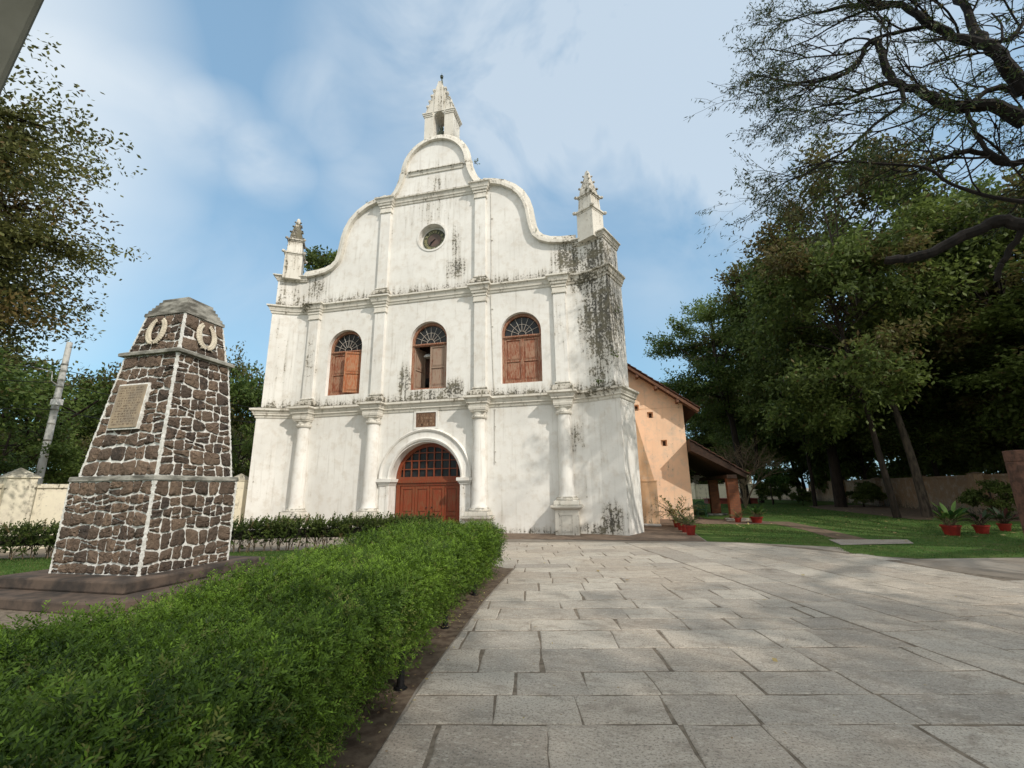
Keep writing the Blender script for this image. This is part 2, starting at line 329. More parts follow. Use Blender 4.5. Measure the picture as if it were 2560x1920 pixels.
def fin(me,name,mat,parent=None,smooth=False,world=True,bevel=0):
    if parent is not None and world:
        L=rootloc(parent)
        me.transform(Matrix.Translation((-L[0],-L[1],-L[2])))
    me.validate()
    for m in (mat if isinstance(mat,(list,tuple)) else [mat]): me.materials.append(m)
    import bmesh
    if len(me.polygons)<20000:
        b=bmesh.new(); b.from_mesh(me); bmesh.ops.recalc_face_normals(b,faces=b.faces); b.to_mesh(me); b.free()
    if smooth:
        me.polygons.foreach_set('use_smooth',[True]*len(me.polygons))
        try: me.set_sharp_from_angle(angle=R(38))
        except Exception: pass
    o=bpy.data.objects.new(name,me); COL.objects.link(o)
    if parent is not None: o.parent=parent
    if bevel:
        md=o.modifiers.new('bevel','BEVEL'); md.width=bevel; md.segments=2; md.limit_method='ANGLE'
    return o
def rootloc(o):
    L=Vector((0,0,0))
    while o is not None: L+=o.location; o=o.parent
    return L
def curve_plate(loops,depth):
    """2D filled shape with holes, in XZ, thickness depth going to +Y from y=0 -> returns mesh"""
    cu=bpy.data.curves.new('c','CURVE'); cu.dimensions='2D'; cu.fill_mode='BOTH'; cu.extrude=depth/2
    for lp in loops:
        sp=cu.splines.new('POLY'); sp.points.add(len(lp)-1)
        for p,(x,z) in zip(sp.points,lp): p.co=(x,z,0,1)
        sp.use_cyclic_u=True
    return curve_mesh(cu,depth)
def curve_mesh(cu,depth):
    o=bpy.data.objects.new('c',cu); COL.objects.link(o); dg=bpy.context.evaluated_depsgraph_get(); dg.update()
    me=bpy.data.meshes.new_from_object(o.evaluated_get(dg)); bpy.data.objects.remove(o)
    n=len(me.vertices); a=np.empty(n*3); me.vertices.foreach_get('co',a); a=a.reshape(-1,3)
    b=np.stack([a[:,0],depth/2-a[:,2],a[:,1]],1); me.vertices.foreach_set('co',b.ravel()); me.update(); return me
def plate(name,loops,y,depth,mat,parent,world=True,smooth=False):
    me=curve_plate(loops,depth); me.transform(Matrix.Translation((0,y,0))); me.materials.clear()
    return fin(me,name,mat,parent,smooth,world)
def text_mesh(txt,size,depth=.01):
    cu=bpy.data.curves.new('t','FONT'); cu.body=txt; cu.size=size; cu.extrude=depth/2; cu.align_x='CENTER'; cu.align_y='CENTER'
    me=curve_mesh(cu,depth); me.materials.clear(); return me
def arch(cx,hw,z0,zs,n=20,r=None):
    p=[(cx-hw,z0),(cx+hw,z0)]; rr=r if r else hw
    for i in range(n+1): a=math.pi*i/n; p.append((cx+hw*math.cos(a),zs+rr*math.sin(a)))
    return p
def circ(cx,cz,r,n=36): return [(cx+r*math.cos(2*math.pi*i/n),cz+r*math.sin(2*math.pi*i/n)) for i in range(n)]
def npmesh(name,V,F,mat,parent=None,tint=None,tint2=None,kind=None):
    """V (n,3) F (m,4) or (m,3) numpy"""
    me=bpy.data.meshes.new(name); k=F.shape[1]; V=V.astype(np.float32)
    if parent is not None: V=V-np.array(rootloc(parent),dtype=np.float32)
    me.vertices.add(len(V)); me.vertices.foreach_set('co',V.ravel())
    me.loops.add(len(F)*k); me.loops.foreach_set('vertex_index',F.astype(np.int32).ravel())
    me.polygons.add(len(F)); me.polygons.foreach_set('loop_start',np.arange(0,len(F)*k,k,dtype=np.int32))
    me.update(calc_edges=True)
    for nm,t in (('tint',tint),('tint2',tint2)):
        if t is not None:
            a=me.attributes.new(nm,'FLOAT','POINT'); a.data.foreach_set('value',t.astype(np.float32))
    for m in (mat if isinstance(mat,(list,tuple)) else [mat]): me.materials.append(m)
    o=bpy.data.objects.new(name,me); COL.objects.link(o)
    if parent is not None: o.parent=parent
    return o
def unit(a): return a/(np.linalg.norm(a,axis=-1,keepdims=True)+1e-9)
def leafquads(C,D,Nn,L,Wd):
    """C base (n,3), D direction, Nn approx normal, L,Wd lengths -> diamond quads"""
    D=unit(D); S=unit(np.cross(D,Nn)); L=np.broadcast_to(L,(len(C),))[:,None]; Wd=np.broadcast_to(Wd,(len(C),))[:,None]
    V=np.stack([C,C+D*L*.5+S*Wd*.5,C+D*L,C+D*L*.5-S*Wd*.5],1).reshape(-1,3)
    F=np.arange(len(C)*4).reshape(-1,4); return V,F
def rdir(n): return unit(rng.normal(size=(n,3)))
# ================= GROUND =================
def sheet(name,poly,z,mat,kind='structure'):
    me=bpy.data.meshes.new(name); me.from_pydata([(x,y,z) for x,y in poly],[],[tuple(range(len(poly)))]); me.materials.append(mat)
    o=bpy.data.objects.new(name,me); COL.objects.link(o); o['kind']=kind; return o
def groundmat():
    n=N('dusty_ground',.95,.1); a=n.noise(.35,5,.6); b=n.noise(4,6,.7); c_=n.noise(24,4,.7)
    c=n.mix(n.step(a,.4,.6),(.31,.28,.24),(.23,.20,.165)); c=n.mix(n.ma('MULTIPLY',n.step(b,.5,.7),.5),c,(.13,.10,.07))
    n.bump(n.ma('MULTIPLY_ADD',c_,.4,b),.6,.03); return n.col(c)
def lawnmat():
    n=N('lawn_turf',.95,.1); a=n.noise(.5,4,.6); b=n.noise(5,6,.75); c_=n.noise(30,4,.7); d=n.noise(1.3,4,.6)
    c=n.mix(n.step(b,.35,.65),(.045,.10,.022),(.085,.145,.035)); c=n.mix(n.ma('MULTIPLY',n.step(d,.55,.72),.55),c,(.13,.105,.06))
    c=n.mix(n.ma('MULTIPLY',n.step(a,.45,.6),.3),c,(.14,.15,.05)); n.bump(n.ma('MULTIPLY_ADD',c_,.6,b),1.0,.04); return n.col(c)
def stonemat():
    n=N('granite_slab',.78,.3); t=n.attr('tint').outputs['Fac']; p=n.pos
    sp=n.noise(55,4,.75,vec=p); sp2=n.noise(20,5,.75,(1,2.2,1),vec=p); md=n.noise(3.5,6,.7,(1,1.8,1),vec=p,dist=.6); bg_=n.noise(.45,4,.6,vec=p)
    c=n.mix(t,(.33,.30,.26),(.50,.46,.395))
    c=n.mix(n.ma('MULTIPLY',n.step(bg_,.42,.62),.30),c,(.50,.40,.30))
    c=n.mix(n.ma('MULTIPLY',n.step(md,.47,.66),.5),c,(.22,.185,.145))
    c=n.mix(n.ma('MULTIPLY',n.step(sp,.50,.62),.72),c,(.13,.11,.09)); c=n.mix(n.ma('MULTIPLY',n.step(sp2,.53,.66),.55),c,(.64,.59,.50))
    wr=n.noise(1.1,7,.75,vec=p,dist=1.2); c=n.mix(n.ma('MULTIPLY',n.step(wr,.54,.66),.42),c,(.19,.155,.12))
    n.bump(n.ma('ADD',n.ma('MULTIPLY',sp2,.7),n.ma('MULTIPLY_ADD',sp,.35,md)),.75,.018); return n.col(c)
M['ground']=groundmat(); M['lawn']=lawnmat(); M['slab']=stonemat()
M['joint']=simple('joint_dirt',(.21,.175,.135),(.12,.098,.074),12,.95,.5,.01)
M['apron']=simple('worn_brick_apron',(.20,.145,.105),(.11,.08,.06),4,.95,.6,.02,st=(1,2,1))
M['dirt']=simple('brown_dirt',(.17,.12,.08),(.10,.075,.05),3,.95,.5,.02)
sheet('ground',[(-400,-120),(400,-120),(400,400),(-400,400)],0,M['ground'])
sheet('lawn',[(-30,-30),(4.6,-30),(4.6,-9),(3.2,-7.2),(2.6,-3.9),(-9.5,-8.3),(-30,-9.4)],.004,M['lawn']).name='lawn'
o=sheet('lawn',[(11.0,-2.25),(13.3,-3.1),(13.0,-4.6),(14,-5.1),(16.4,-4.6),(30,-5.4),(27.5,10),(30,34),(24,52),(12,52),(12,8.4),(11.9,4.9),(10.35,4.9),(10.2,-2.1)],.004,M['lawn'])
sheet('apron',[(-9,-1.9),(10.15,-2.1),(10.3,4.9),(14.3,4.95),(14.3,8.2),(12,8.2),(12,30),(-9,30)],.008,M['apron'])
sheet('dirt_path',[(14.3,6.6),(15.2,6.4),(15.2,3.5),(14.9,-1.3),(14.0,-1.4),(14.3,2.0),(14.2,4.8)],.012,M['dirt'])
sheet('bare_soil',[(21,8),(26.5,6),(27.3,14),(27.8,26),(25,27),(22.5,24.5),(21.5,20),(21.3,13)],.010,M['dirt'])
o=sheet('stone_landing',[(13.75,-1.35),(15.9,-1.15),(15.5,-2.2),(13.5,-2.75)],.02,M['slab'])
# paving slabs
def clip(poly,a,b):  # keep left of a->b
    out=[]
    for i in range(len(poly)):
        p,q=poly[i],poly[(i+1)%len(poly)]
        sp=(b[0]-a[0])*(p[1]-a[1])-(b[1]-a[1])*(p[0]-a[0]); sq=(b[0]-a[0])*(q[1]-a[1])-(b[1]-a[1])*(q[0]-a[0])
        if sp>=0: out.append(p)
        if sp*sq<0: t=sp/(sp-sq); out.append((p[0]+(q[0]-p[0])*t,p[1]+(q[1]-p[1])*t))
    return out
sv=[];sf=[];stt=[];base=0
def slab(poly,tint):
    global base
    n=len(poly)
    if n<3: return
    cx=sum(p[0] for p in poly)/n; cy=sum(p[1] for p in poly)/n
    ar=abs(sum(poly[i][0]*poly[(i+1)%n][1]-poly[(i+1)%n][0]*poly[i][1] for i in range(n)))/2
    if ar<.03: return
    h=.0185+random.uniform(-.0015,.002); tx,ty=random.uniform(-.0012,.0012),random.uniform(-.0012,.0012)
    # irregular hand-cut outline: subdivide each edge with jitter
    pts=[]
    for i in range(n):
        p,q=poly[i],poly[(i+1)%n]; L=math.dist(p,q); k=max(1,int(L/.16))
        for j in range(k):
            t=j/k; jt=.0 if j==0 else .009
            pts.append((p[0]+(q[0]-p[0])*t+random.uniform(-jt,jt),p[1]+(q[1]-p[1])*t+random.uniform(-jt,jt)))
    n=len(pts)
    rings=[(1,.004),(1,h-.005),(.008,h)]
    for k,(s,z) in enumerate(rings):
        for p in pts:
            dx,dy=p[0]-cx,p[1]-cy; L=math.hypot(dx,dy); f=1 if k<2 else max(0,(L-.012)/L)
            sv.append((cx+dx*f,cy+dy*f,z+(dx*tx+dy*ty if k else 0))); stt.append(tint)
    for k in range(2):
        for i in range(n): sf.append((base+k*n+i,base+k*n+(i+1)%n,base+(k+1)*n+(i+1)%n,base+(k+1)*n+i))
    sf.append(tuple(base+2*n+i for i in range(n))); base+=3*n
REG=[(6.9,-19.5),(24,-19.5),(24,-10.6),(14.6,-8.3),(13.7,-7.2),(13.3,-4.9),(12.4,-3.3),(11.0,-2.5),(3.5,-2.25),(3.5,-6.6),(5.45,-7.4),(5.62,-10.2),(5.95,-13.4),(6.4,-16)]
# convex pieces for clipping
regA=[(5.42,-8.2),(5.55,-10.2),(5.85,-13.0),(6.2,-15),(7.0,-20)]
def inreg(cx,cy,poly):
    ins=False; n=len(poly)
    for i in range(n):
        x1,y1=poly[i];x2,y2=poly[(i+1)%n]
        if (y1>cy)!=(y2>cy) and cx<(x2-x1)*(cy-y1)/(y2-y1)+x1: ins=not ins
    return ins
def leftx(y): # left edge of the paving
    P=[(-20,7.1),(-16,6.35),(-13.4,5.95),(-10.2,5.62),(-7.4,5.45),(-6.6,3.5),(0,3.5)]
    return float(np.interp(y,[a for a,b in P],[b for a,b in P]))
th=R(11.3); u=(math.cos(th),math.sin(th)); v_=(-math.sin(th),math.cos(th)); OX,OY=6.43,-13.27
def uv(a,b): return (OX+u[0]*a+v_[0]*b,OY+u[1]*a+v_[1]*b)
DA,DB=(9.35,-7.9),(10.75,-12.4)   # dividing seam, slabs change direction
dv=np.array(DB)-np.array(DA); dv=dv/np.linalg.norm(dv)
RIGHT=[(24,-10.8),(14.6,-8.1),(13.6,-6.6),(13.35,-4.9),(12.4,-3.3),(11.0,-2.5),(7.0,-2.85),(3.4,-3.2)]
rb=[-7.2]
while rb[-1]<13.5: rb.append(rb[-1]+random.choice((.46,.52,.58,.60,.64)))
for row in range(len(rb)-1):
    b0=rb[row]; rh=rb[row+1]-b0 
    a=-4+random.uniform(0,.8)
    while a<9:
        w=random.uniform(.5,1.15); g=.0105
        poly=[uv(a+g,b0+g),uv(a+w-g,b0+g),uv(a+w-g,b0+rh-g),uv(a+g,b0+rh-g)]
        poly=[(p[0]+random.uniform(-.022,.022),p[1]+random.uniform(-.009,.009)) for p in poly]
        cx=sum(p[0] for p in poly)/4; cy=sum(p[1] for p in poly)/4
        a+=w
        lx=leftx(cy)
        if cx+w/2+.1<lx: continue
        yl,yh=cy-.4,cy+.4
        poly=clip(poly,(leftx(yl),yl),(leftx(yh),yh)) if False else clip(poly,(leftx(yh),yh),(leftx(yl),yl))
        # clip at the seam (keep left) only where seam exists, far edge
        poly=clip(poly,tuple(np.array(DB)+dv*9-np.array((dv[1],-dv[0]))*.012*-1),tuple(np.array(DA)-dv*8)) if len(poly)>2 else poly
        poly=clip(poly,(11.0,-2.5),(3.4,-3.1)) if len(poly)>2 else poly
        slab(poly,random.random())
nv=np.array((-dv[1],dv[0])) # to the right of seam (east)
if nv[0]<0: nv=-nv
for colm in range(0,16):
    c0=colm*.72; a=-9+random.uniform(0,1)
    while a<13:
        w=random.uniform(.8,1.5); g=.0105
        q=lambda s,t: tuple(np.array(DA)+dv*s+nv*(t+.02))
        poly=[q(a+g,c0+g),q(a+w-g,c0+g),q(a+w-g,c0+.72-g),q(a+g,c0+.72-g)]; a+=w
        # orientation
        s=sum(poly[i][0]*poly[(i+1)%4][1]-poly[(i+1)%4][0]*poly[i][1] for i in range(4))
        if s<0: poly=poly[::-1]
        for i in range(len(RIGHT)-1):
            if len(poly)>2 and i in (5,6) : poly=clip(poly,RIGHT[i],RIGHT[i+1])
        cx=sum(p[0] for p in poly)/max(1,len(poly)); cy=sum(p[1] for p in poly)/max(1,len(poly))
        if len(poly)>2:
            if cx>14.5: poly=clip(poly,(24,-10.8),(14.6,-8.1))
            elif cy<-4.9: poly=clip(poly,(14.6,-8.1),(13.35,-4.9))
            else: poly=clip(poly,(13.35,-4.9),(11.0,-2.5))
        if len(poly)>2: cx=sum(p[0] for p in poly)/len(poly); cy=sum(p[1] for p in poly)/len(poly)
        if len(poly)>2 and inreg(cx,cy,[(0,-22),(26,-22)]+RIGHT+[(0,-3)]): slab(poly,random.random())
me=bpy.data.meshes.new('paving'); me.from_pydata(sv,[],sf); me.materials.append(M['slab'])
a_=me.attributes.new('tint','FLOAT','POINT'); a_.data.foreach_set('value',stt)
o=bpy.data.objects.new('paving',me); COL.objects.link(o); o['kind']='structure'
sheet('paving_bed',[(3.4,-3.1),(3.4,-6.6),(5.45,-7.4),(5.62,-10.2),(5.95,-13.4),(6.4,-16),(7.1,-20),(26,-20),(24,-10.8),(14.6,-8.1),(13.6,-6.6),(13.35,-4.9),(12.4,-3.3),(11.0,-2.5)],.012,M['joint'])
sheet('soil_strip',[(4.6,-20),(7.1,-20),(6.38,-16),(5.93,-13.4),(5.6,-10.2),(5.42,-7.4),(5.0,-7.2),(4.4,-8),(3.5,-9)],.016,M['soil'])

# ================= CHURCH =================
CH=thing('church','old whitewashed stone church with curved gable, clock, arched windows and red arched door','church',(0,0,0))
X1,X2=5.8,2.37
def mir(p): return [(-x,z) for x,z in p[::-1]]
shoulder=[(2.45,15.52),(2.95,15.42),(3.4,15.27),(3.85,14.98),(4.2,14.62),(4.42,14.2),(4.55,13.75),(4.63,13.2),(4.70,12.8),(4.83,12.45),(5.08,12.2),(5.45,12.04),(5.95,11.96),(6.6,11.93)]
right=[(6.6,0)]+shoulder[::-1]
outer=[(-6.6,0),(6.6,0)]+shoulder[::-1]+mir(shoulder)[0:]
outer=[(-6.6,0),(6.6,0)]+[(x,z) for x,z in shoulder[::-1]]+[(2.4,15.4),(-2.4,15.4)]+[(-x,z) for x,z in shoulder]
WC=(-4.12,-.02,4.12)
holes=[arch(0,1.55,-.02,2.05,24)]; holes[0]=[(-1.55,.001),(1.55,.001)]+holes[0][2:]
outer[0]=(-6.6,-.05);outer[1]=(6.6,-.05)
for c in WC: holes.append(arch(c,.86,5.86,8.08,20))
holes.append(circ(.0,13.13,.665))
plate('facade_wall',[outer]+holes,0,1.0,M['plaster'],CH)
# gable set slightly back
g_half=[(2.45,15.50),(2.2,15.68),(1.98,15.95),(1.83,16.3),(1.72,16.62),(1.68,16.9)]
dome=[(1.62*math.cos(t),16.98+1.66*math.sin(t)) for t in np.linspace(0.02,math.pi/2,12)]
gr_=[(2.42,15.2)]+g_half+dome
plate('gable',[[(-x,z) for x,z in gr_[::-1]][0:0]+gr_+[(-x,z) for x,z in gr_[::-1][1:]]],.18,.8,M['plaster'],CH)
# coping: mouldings following the curved outline
cop=[(.10,-.20),(.10,1.02),(-.02,1.02),(-.02,.0),(-.26,.0),(-.26,-.05),(-.17,-.07),(-.17,-.11),(-.06,-.13),(-.02,-.20)]
m=MB(); m.sweepxz([(x,z) for x,z in shoulder][::-1],cop); m.build('shoulder_coping',M['trim'],CH,True)
m=MB(); m.sweepxz([(-x,z) for x,z in shoulder],cop); m.build('shoulder_coping',M['trim'],CH,True)
cop2=[(.09,.0),(.09,1.0),(-.02,1.0),(-.02,.18),(-.22,.18),(-.22,.13),(-.12,.10),(-.10,.04)]
m=MB(); m.sweepxz(g_half+dome+[(-x,z) for x,z in (g_half+dome)[::-1][1:]],cop2); m.build('gable_coping',M['trim'],CH,True)
# corner piers, splayed forward
for s in (-1,1):
    m=MB()
    def pp(X,y,xi,z0,z1,m=m,s=s):
        p=[(s*xi,.0),(s*(xi+.35),-.03),(s*(xi+.75),-.16),(s*X,y),(s*(X+.56),.78),(s*(X+.1),1.25),(s*xi,1.0)]
        m.prism(p if s>0 else p[::-1],z0,z1)
    pp(7.95,-.60,6.35,-.05,5.0); pp(7.80,-.55,6.38,4.99,10.0); pp(7.72,-.50,6.40,9.99,11.75)
    m.build('corner_pier',M['plaster'],CH,False)
def front_path(X,y,rx,rd,cols,xi=6.37):
    L=[(-X-.56,.78),(-X,y),(-(xi+.75),-.16),(-xi-.3,-.02),(-xi+.06,-.001)]
    for c in cols: L+=[(c-rx,-.001),(c-rx,-rd),(c+rx,-rd),(c+rx,-.001)]
    return L+[(xi-.06,-.001),(xi+.3,-.02),(xi+.75,-.16),(X,y),(X+.56,.78)]
def prof(zb,zt,out,k=1): 
    h=zt-zb
    return [(-.06,zb),(.03*k,zb),(.05*k,zb+.06*h),(.05*k,zb+.18*h),(out*.45,zb+.26*h),(out*.45,zb+.36*h),(out*.62,zb+.46*h),(out*.66,zb+.56*h),(out*.9,zb+.64*h),(out,zb+.66*h),(out,zb+.80*h),(out*.85,zb+.82*h),(-.06,zt)]
m=MB(); m.mould(front_path(7.95,-.6,.33,.42,(-X1,-X2,X2,X1)),prof(4.90,5.42,.24)); m.build('cornice',M['trim'],CH,True)
m=MB(); m.mould(front_path(7.80,-.55,.30,.22,(-X1,-X2,X2,X1)),prof(9.93,10.42,.21)); m.build('cornice',M['trim'],CH,True)
for s in (-1,1):
    L=[(6.45,-.03),(7.12,-.16),(7.72,-.50),(8.28,.78)]
    if s<0: L=[(-x,y) for x,y in L[::-1]]
    m=MB(); m.mould(L,prof(11.62,11.97,.2)); m.build('cornice',M['trim'],CH,True)
m=MB(); m.mould([(-X2-.31,.3),(-X2-.31,-.22),(-X2+.31,-.22),(-X2+.31,-.001),(X2-.31,-.001),(X2-.31,-.22),(X2+.31,-.22),(X2+.31,.3)],prof(15.05,15.52,.2)); m.build('cornice',M['trim'],CH,True)
m=MB(); m.mould([(-1.42,.179),(1.42,.179)],prof(16.72,17.0,.14)); m.build('cornice',M['trim'],CH,True)
# engaged columns
def ring(z,r,h=.08): return [(z,r*.9),(z+h*.25,r),(z+h*.75,r),(z+h,r*.9)]
for i,c in enumerate((-X1,-X2,X2,X1)):
    zb=.62 if i<3 else 1.0
    m=MB(); m.lathe(c,-.15,[(zb+.3,.345),(zb+.42,.30),(zb+.6,.285),(2.2,.282),(4.42,.245),(4.45,.245)],30); o=m.build('column',M['plaster'],CH,True)
    m=MB(); m.lathe(c,-.15,[(4.42,.24),(4.44,.31),(4.50,.33),(4.55,.31),(4.57,.27),(4.66,.28),(4.70,.30)],30)
    m.stack(c,-.15,[(4.70,.31),(4.74,.31),(4.76,.34),(4.84,.36),(4.90,.36),(4.92,.33)]); m.build('capital',M['trim'],o,False)
    m=MB()
    m.stack(c,-.15,[(-.02,.43),(zb-.12,.43),(zb-.1,.50),(zb-.04,.57),(zb+.03,.58),(zb+.05,.50)])
    m.stack(c,-.15,[(zb+.05,.46),(zb+.2,.46),(zb+.22,.42)]); m.lathe(c,-.15,[(zb+.20,.36),(zb+.22,.41),(zb+.28,.42),(zb+.34,.36)],28)
    q=m.build('pedestal',M['trim'],o,False,bevel=.012)
    if i==3:
        m=MB()
        for a,b,z0,z1 in ((c-.2,c+.2,.12,.14),(c-.2,c+.2,.68,.70),(c-.2,c-.18,.14,.68),(c+.18,c+.2,.14,.68)): m.box(a,b,-.595,-.575,z0,z1)
        m.build('panel_moulding',M['conduit'],q)
# upper pilasters
def pilaster(c,z0,z1,y,w,base=True):
    m=MB(); m.box(c-w,c+w,-y,.02,z0,z1); o=m.build('pilaster',M['plaster'],CH,bevel=.01)
    m=MB()
    for a,b,e in ((z0-.02,z0+.12,.17),(z0+.12,z0+.2,.13),(z0+.28,z0+.34,.05)) : m.box(c-w-e,c+w+e,-y-e,.03,a,b)
    m.box(c-w-.02,c+w+.02,-y-.02,.03,z0+.2,z0+.28)
    m.build('pilaster_base',M['trim'],o,bevel=.012)
    m=MB(); m.box(c-w-.05,c+w+.05,-y-.05,.03,z1-.38,z1-.33); m.box(c-w-.03,c+w+.03,-y-.03,.03,z1-.33,z1-.12)
    m.box(c-w-.06,c+w+.06,-y-.06,.03,z1-.12,z1-.0); m.build('capital',M['trim'],o,bevel=.01)
for c in (-X1,-X2,X2,X1): pilaster(c,5.42,9.93,.15,.255)
for c in (-X2,X2): pilaster(c,10.42,15.05,.15,.255)
# clock
CK=thing('clock','',None,(0,0,13.15)); del_=0
for k in ('label','category'): 
    if k in CK: del CK[k]
CK.parent=CH
plate('clock_recess',[circ(0,13.13,.70)],.30,.1,M['plaster'],CK)
m=MB(); m.sweepxz(circ(0,13.13,.69,48)[::-1],[(.06,-.03),(.06,.02),(-.03,.02),(-.03,-.03)],True); m.build('clock_surround',M['plaster'],CK,True)
plate('clock_face',[circ(0,13.1,.57)],.27,.03,M['clock_ring'],CK)
plate('clock_centre',[circ(0,13.1,.33)],.262,.008,M['clock_mid'],CK)
rom=['XII','I','II','III','IIII','V','VI','VII','VIII','IX','X','XI']
for i,t in enumerate(rom):
    me=text_mesh(t,.19,.012); a=-R(30*i)
    rot=Matrix.Translation((0,.252,13.1))@Matrix.Rotation(-a,4,'Y')@Matrix.Translation((0,0,.425))
    me.transform(rot); fin(me,'numeral',M['gilt'],CK)
def hand(ang,L,w):
    a=R(ang); d=np.array((math.sin(a),math.cos(a))); q=np.array((d[1],-d[0]))
    pts=[-d*.08+q*w*.5,d*L*.55+q*w,d*L*.62+q*w*1.6,d*L,d*L*.62-q*w*1.6,d*L*.55-q*w,-d*.08-q*w*.5]
    plate('hand',[[(p[0],13.1+p[1]) for p in pts]],.235,.012,M['black'],CK)
hand(232,.27,.03); hand(222,.42,.02)
# belfry
BF=bpy.data.objects.new('belfry',None); COL.objects.link(BF); BF.parent=CH; BF.location=(0,.35,18.5)
b_out=[(-.80,18.3),(.80,18.3),(.80,20.35),(-.80,20.35)]
sil=[(.74,20.5),(.72,20.68),(.66,20.88),(.58,20.95),(.55,21.18),(.47,21.26),(.44,21.5),(.36,21.58),(.33,21.82),(.25,21.9),(.2,22.1),(.12,22.28),(.04,22.38)]
body=[(-.78,18.35),(.78,18.35),(.78,20.5)]+sil+[(-x,z) for x,z in sil[::-1]]+[(-.78,20.5)]
plate('belfry_wall',[body,arch(0,.30,18.62,20.22,14)],.38,.95,M['pinn'],BF)
for s in (-1,1):
    m=MB(); x0,x1=(.32,.80) if s>0 else (-.80,-.32)
    m.box(x0-(.0 if s>0 else .06),x1+(.06 if s>0 else 0),.32,1.38,20.38,20.46); m.box(x0,x1+.02*s if s>0 else x1,.35,1.36,20.30,20.38); m.box(x0-(.0 if s>0 else .09),x1+(.09 if s>0 else 0),.29,1.41,20.46,20.52)
    m.build('belfry_cornice',M['trim'],BF)
m=MB(); m.box(-.27,.27,.345,.40,20.52,21.6); m.frus(0,.372,21.6,22.4,.27,.027,.08,.027)
m.build('raised_panel',M['pinn'],BF)
for x,z in ((.64,20.93),(.53,21.24),(.42,21.56),(.31,21.88)):
    for s in (-1,1):
        for y in (.42,1.2):
            m=MB(); m.add(*(lambda b:(b.v,b.f))(MB().box(s*x-.07,s*x+.07,y-.08,y+.08,z-.03,z+.09))); m.add(*(lambda b:(b.v,b.f))(MB().box(s*x-.045,s*x+.045,y-.06,y+.06,z-.1,z-.03))); m.build('crocket',M['pinn'],BF,bevel=.02)
m=MB(); m.tube([(.0,.8,22.2),(-.04,.8,22.7),(-.08,.8,23.05)],[.045,.04,.035],8); m.sphere((-.085,.8,23.13),.085,10,(1,1,.8)); m.lathe(-.085,.8,[(23.17,.05),(23.21,.09),(23.24,.05),(23.3,.012),(23.42,.008)],10)
m.build('finial',M['statue'],BF,True)
# pinnacles
for s in (-1,1):
    cx=7.25*s; cy=-.12
    m=MB(); m.stack(cx,cy,[(11.7,.40),(12.95,.39)]); m.stack(cx,cy,[(12.95,.41),(13.0,.41),(13.02,.46),(13.09,.46),(13.11,.36)]); m.stack(cx,cy,[(13.1,.345),(13.72,.31)])
    m.stack(cx,cy,[(13.72,.34),(13.76,.34),(13.78,.39),(13.84,.39),(13.86,.29)]); m.stack(cx,cy,[(13.85,.285),(14.1,.265),(14.3,.225),(14.5,.18),(14.7,.13),(14.9,.095),(15.08,.07),(15.16,.035)])
    cr,sr=math.cos(-s*R(33)),math.sin(-s*R(33)); RT_=lambda v:[(cx+(x-cx)*cr-(y-cy)*sr,cy+(x-cx)*sr+(y-cy)*cr,z) for x,y,z in v]
    m.v=RT_(m.v); o=m.build('pinnacle',M['pinn'],CH)
    for z,r,k in ((13.06,.47,.075),(13.82,.40,.065),(14.25,.27,.05),(14.6,.19,.048),(14.88,.13,.04)):
        for a in (0,1,2,3):
            x=cx+r*(1,-1,-1,1)[a]*.98; y=cy+r*(1,1,-1,-1)[a]*.98; m=MB(); m.sphere((x,y,z),k*1.25,8,(1,1,.75)); m.v=RT_(m.v); m.build('corner_knob',M['pinn'],o,True)
# door surround
m=MB(); ap=[(2.02*math.cos(t),2.05+2.02*math.sin(t)) for t in np.linspace(math.pi,0,41)]
ap=[(1.553*math.cos(t),2.12+1.553*math.sin(t)) for t in np.linspace(math.pi,0,41)]
m.sweepxz(ap,[(.0,.05),(.0,-.06),(.07,-.09),(.12,-.06),(.15,-.04),(.36,-.05),(.38,-.10),(.44,-.13),(.47,-.10),(.49,-.03),(.50,.05)]); ad=m.build('arch_moulding',M['plaster'],CH,True)
for s in (-1,1):
    m=MB(); a,b=sorted((s*1.545,s*1.98)); m.box(a,b,-.06,.6,-.02,1.88); m.box(*sorted((s*1.55,s*1.68)),-.085,.05,-.02,1.86)
    for z0,z1,e in ((1.86,1.93,.03),(1.93,1.99,.07),(1.99,2.12,.12)): m.box(a-e*(1 if s>0 else 1),b+e,-.08-e,.58,z0,z1)
    m.build('door_jamb',M['plaster'],CH,bevel=.008)
# door
D=bpy.data.objects.new('door',None); COL.objects.link(D); D.parent=CH; D.location=(0,.5,0)
plate('door_frame',[[(-1.50,0),(1.50,0),(1.50,1.97),(-1.50,1.97)],[(-1.32,.01),(1.32,.01),(1.32,1.84),(-1.32,1.84)]],.50,.14,M['wood_red'],D)
fo=arch(0,1.52,1.97,2.14,28,1.46); fi=[(-1.28,2.2),(1.28,2.2)]+[(1.36*math.cos(t),2.14+1.30*math.sin(t)) for t in np.linspace(.06,math.pi-.06,24)]
plate('transom_frame',[fo,fi],.50,.12,M['wood_red'],D)
m=MB(); m.box(-1.45,1.45,.44,.50,1.95,2.03); m.box(-1.45,1.45,.46,.5,2.03,2.07); m.build('lintel',M['wood_red'],D,bevel=.006)
def halfw(z): 
    t=(z-2.14)/1.30; return 1.36*math.sqrt(max(0,1-t*t))
m=MB()
for x in np.linspace(-1.2,1.2,8):
    zt=2.14+1.30*math.sqrt(max(0,1-(x/1.36)**2)); m.box(x-.022,x+.022,.525,.585,2.18,zt+.02)
for z in (2.52,2.87,3.2): 
    w=halfw(z); m.box(-w,w,.53,.58,z-.02,z+.02)
m.build('transom_bars',M['wood_red'],D)
plate('pane',[fi],.60,.01,M['glass'],D)
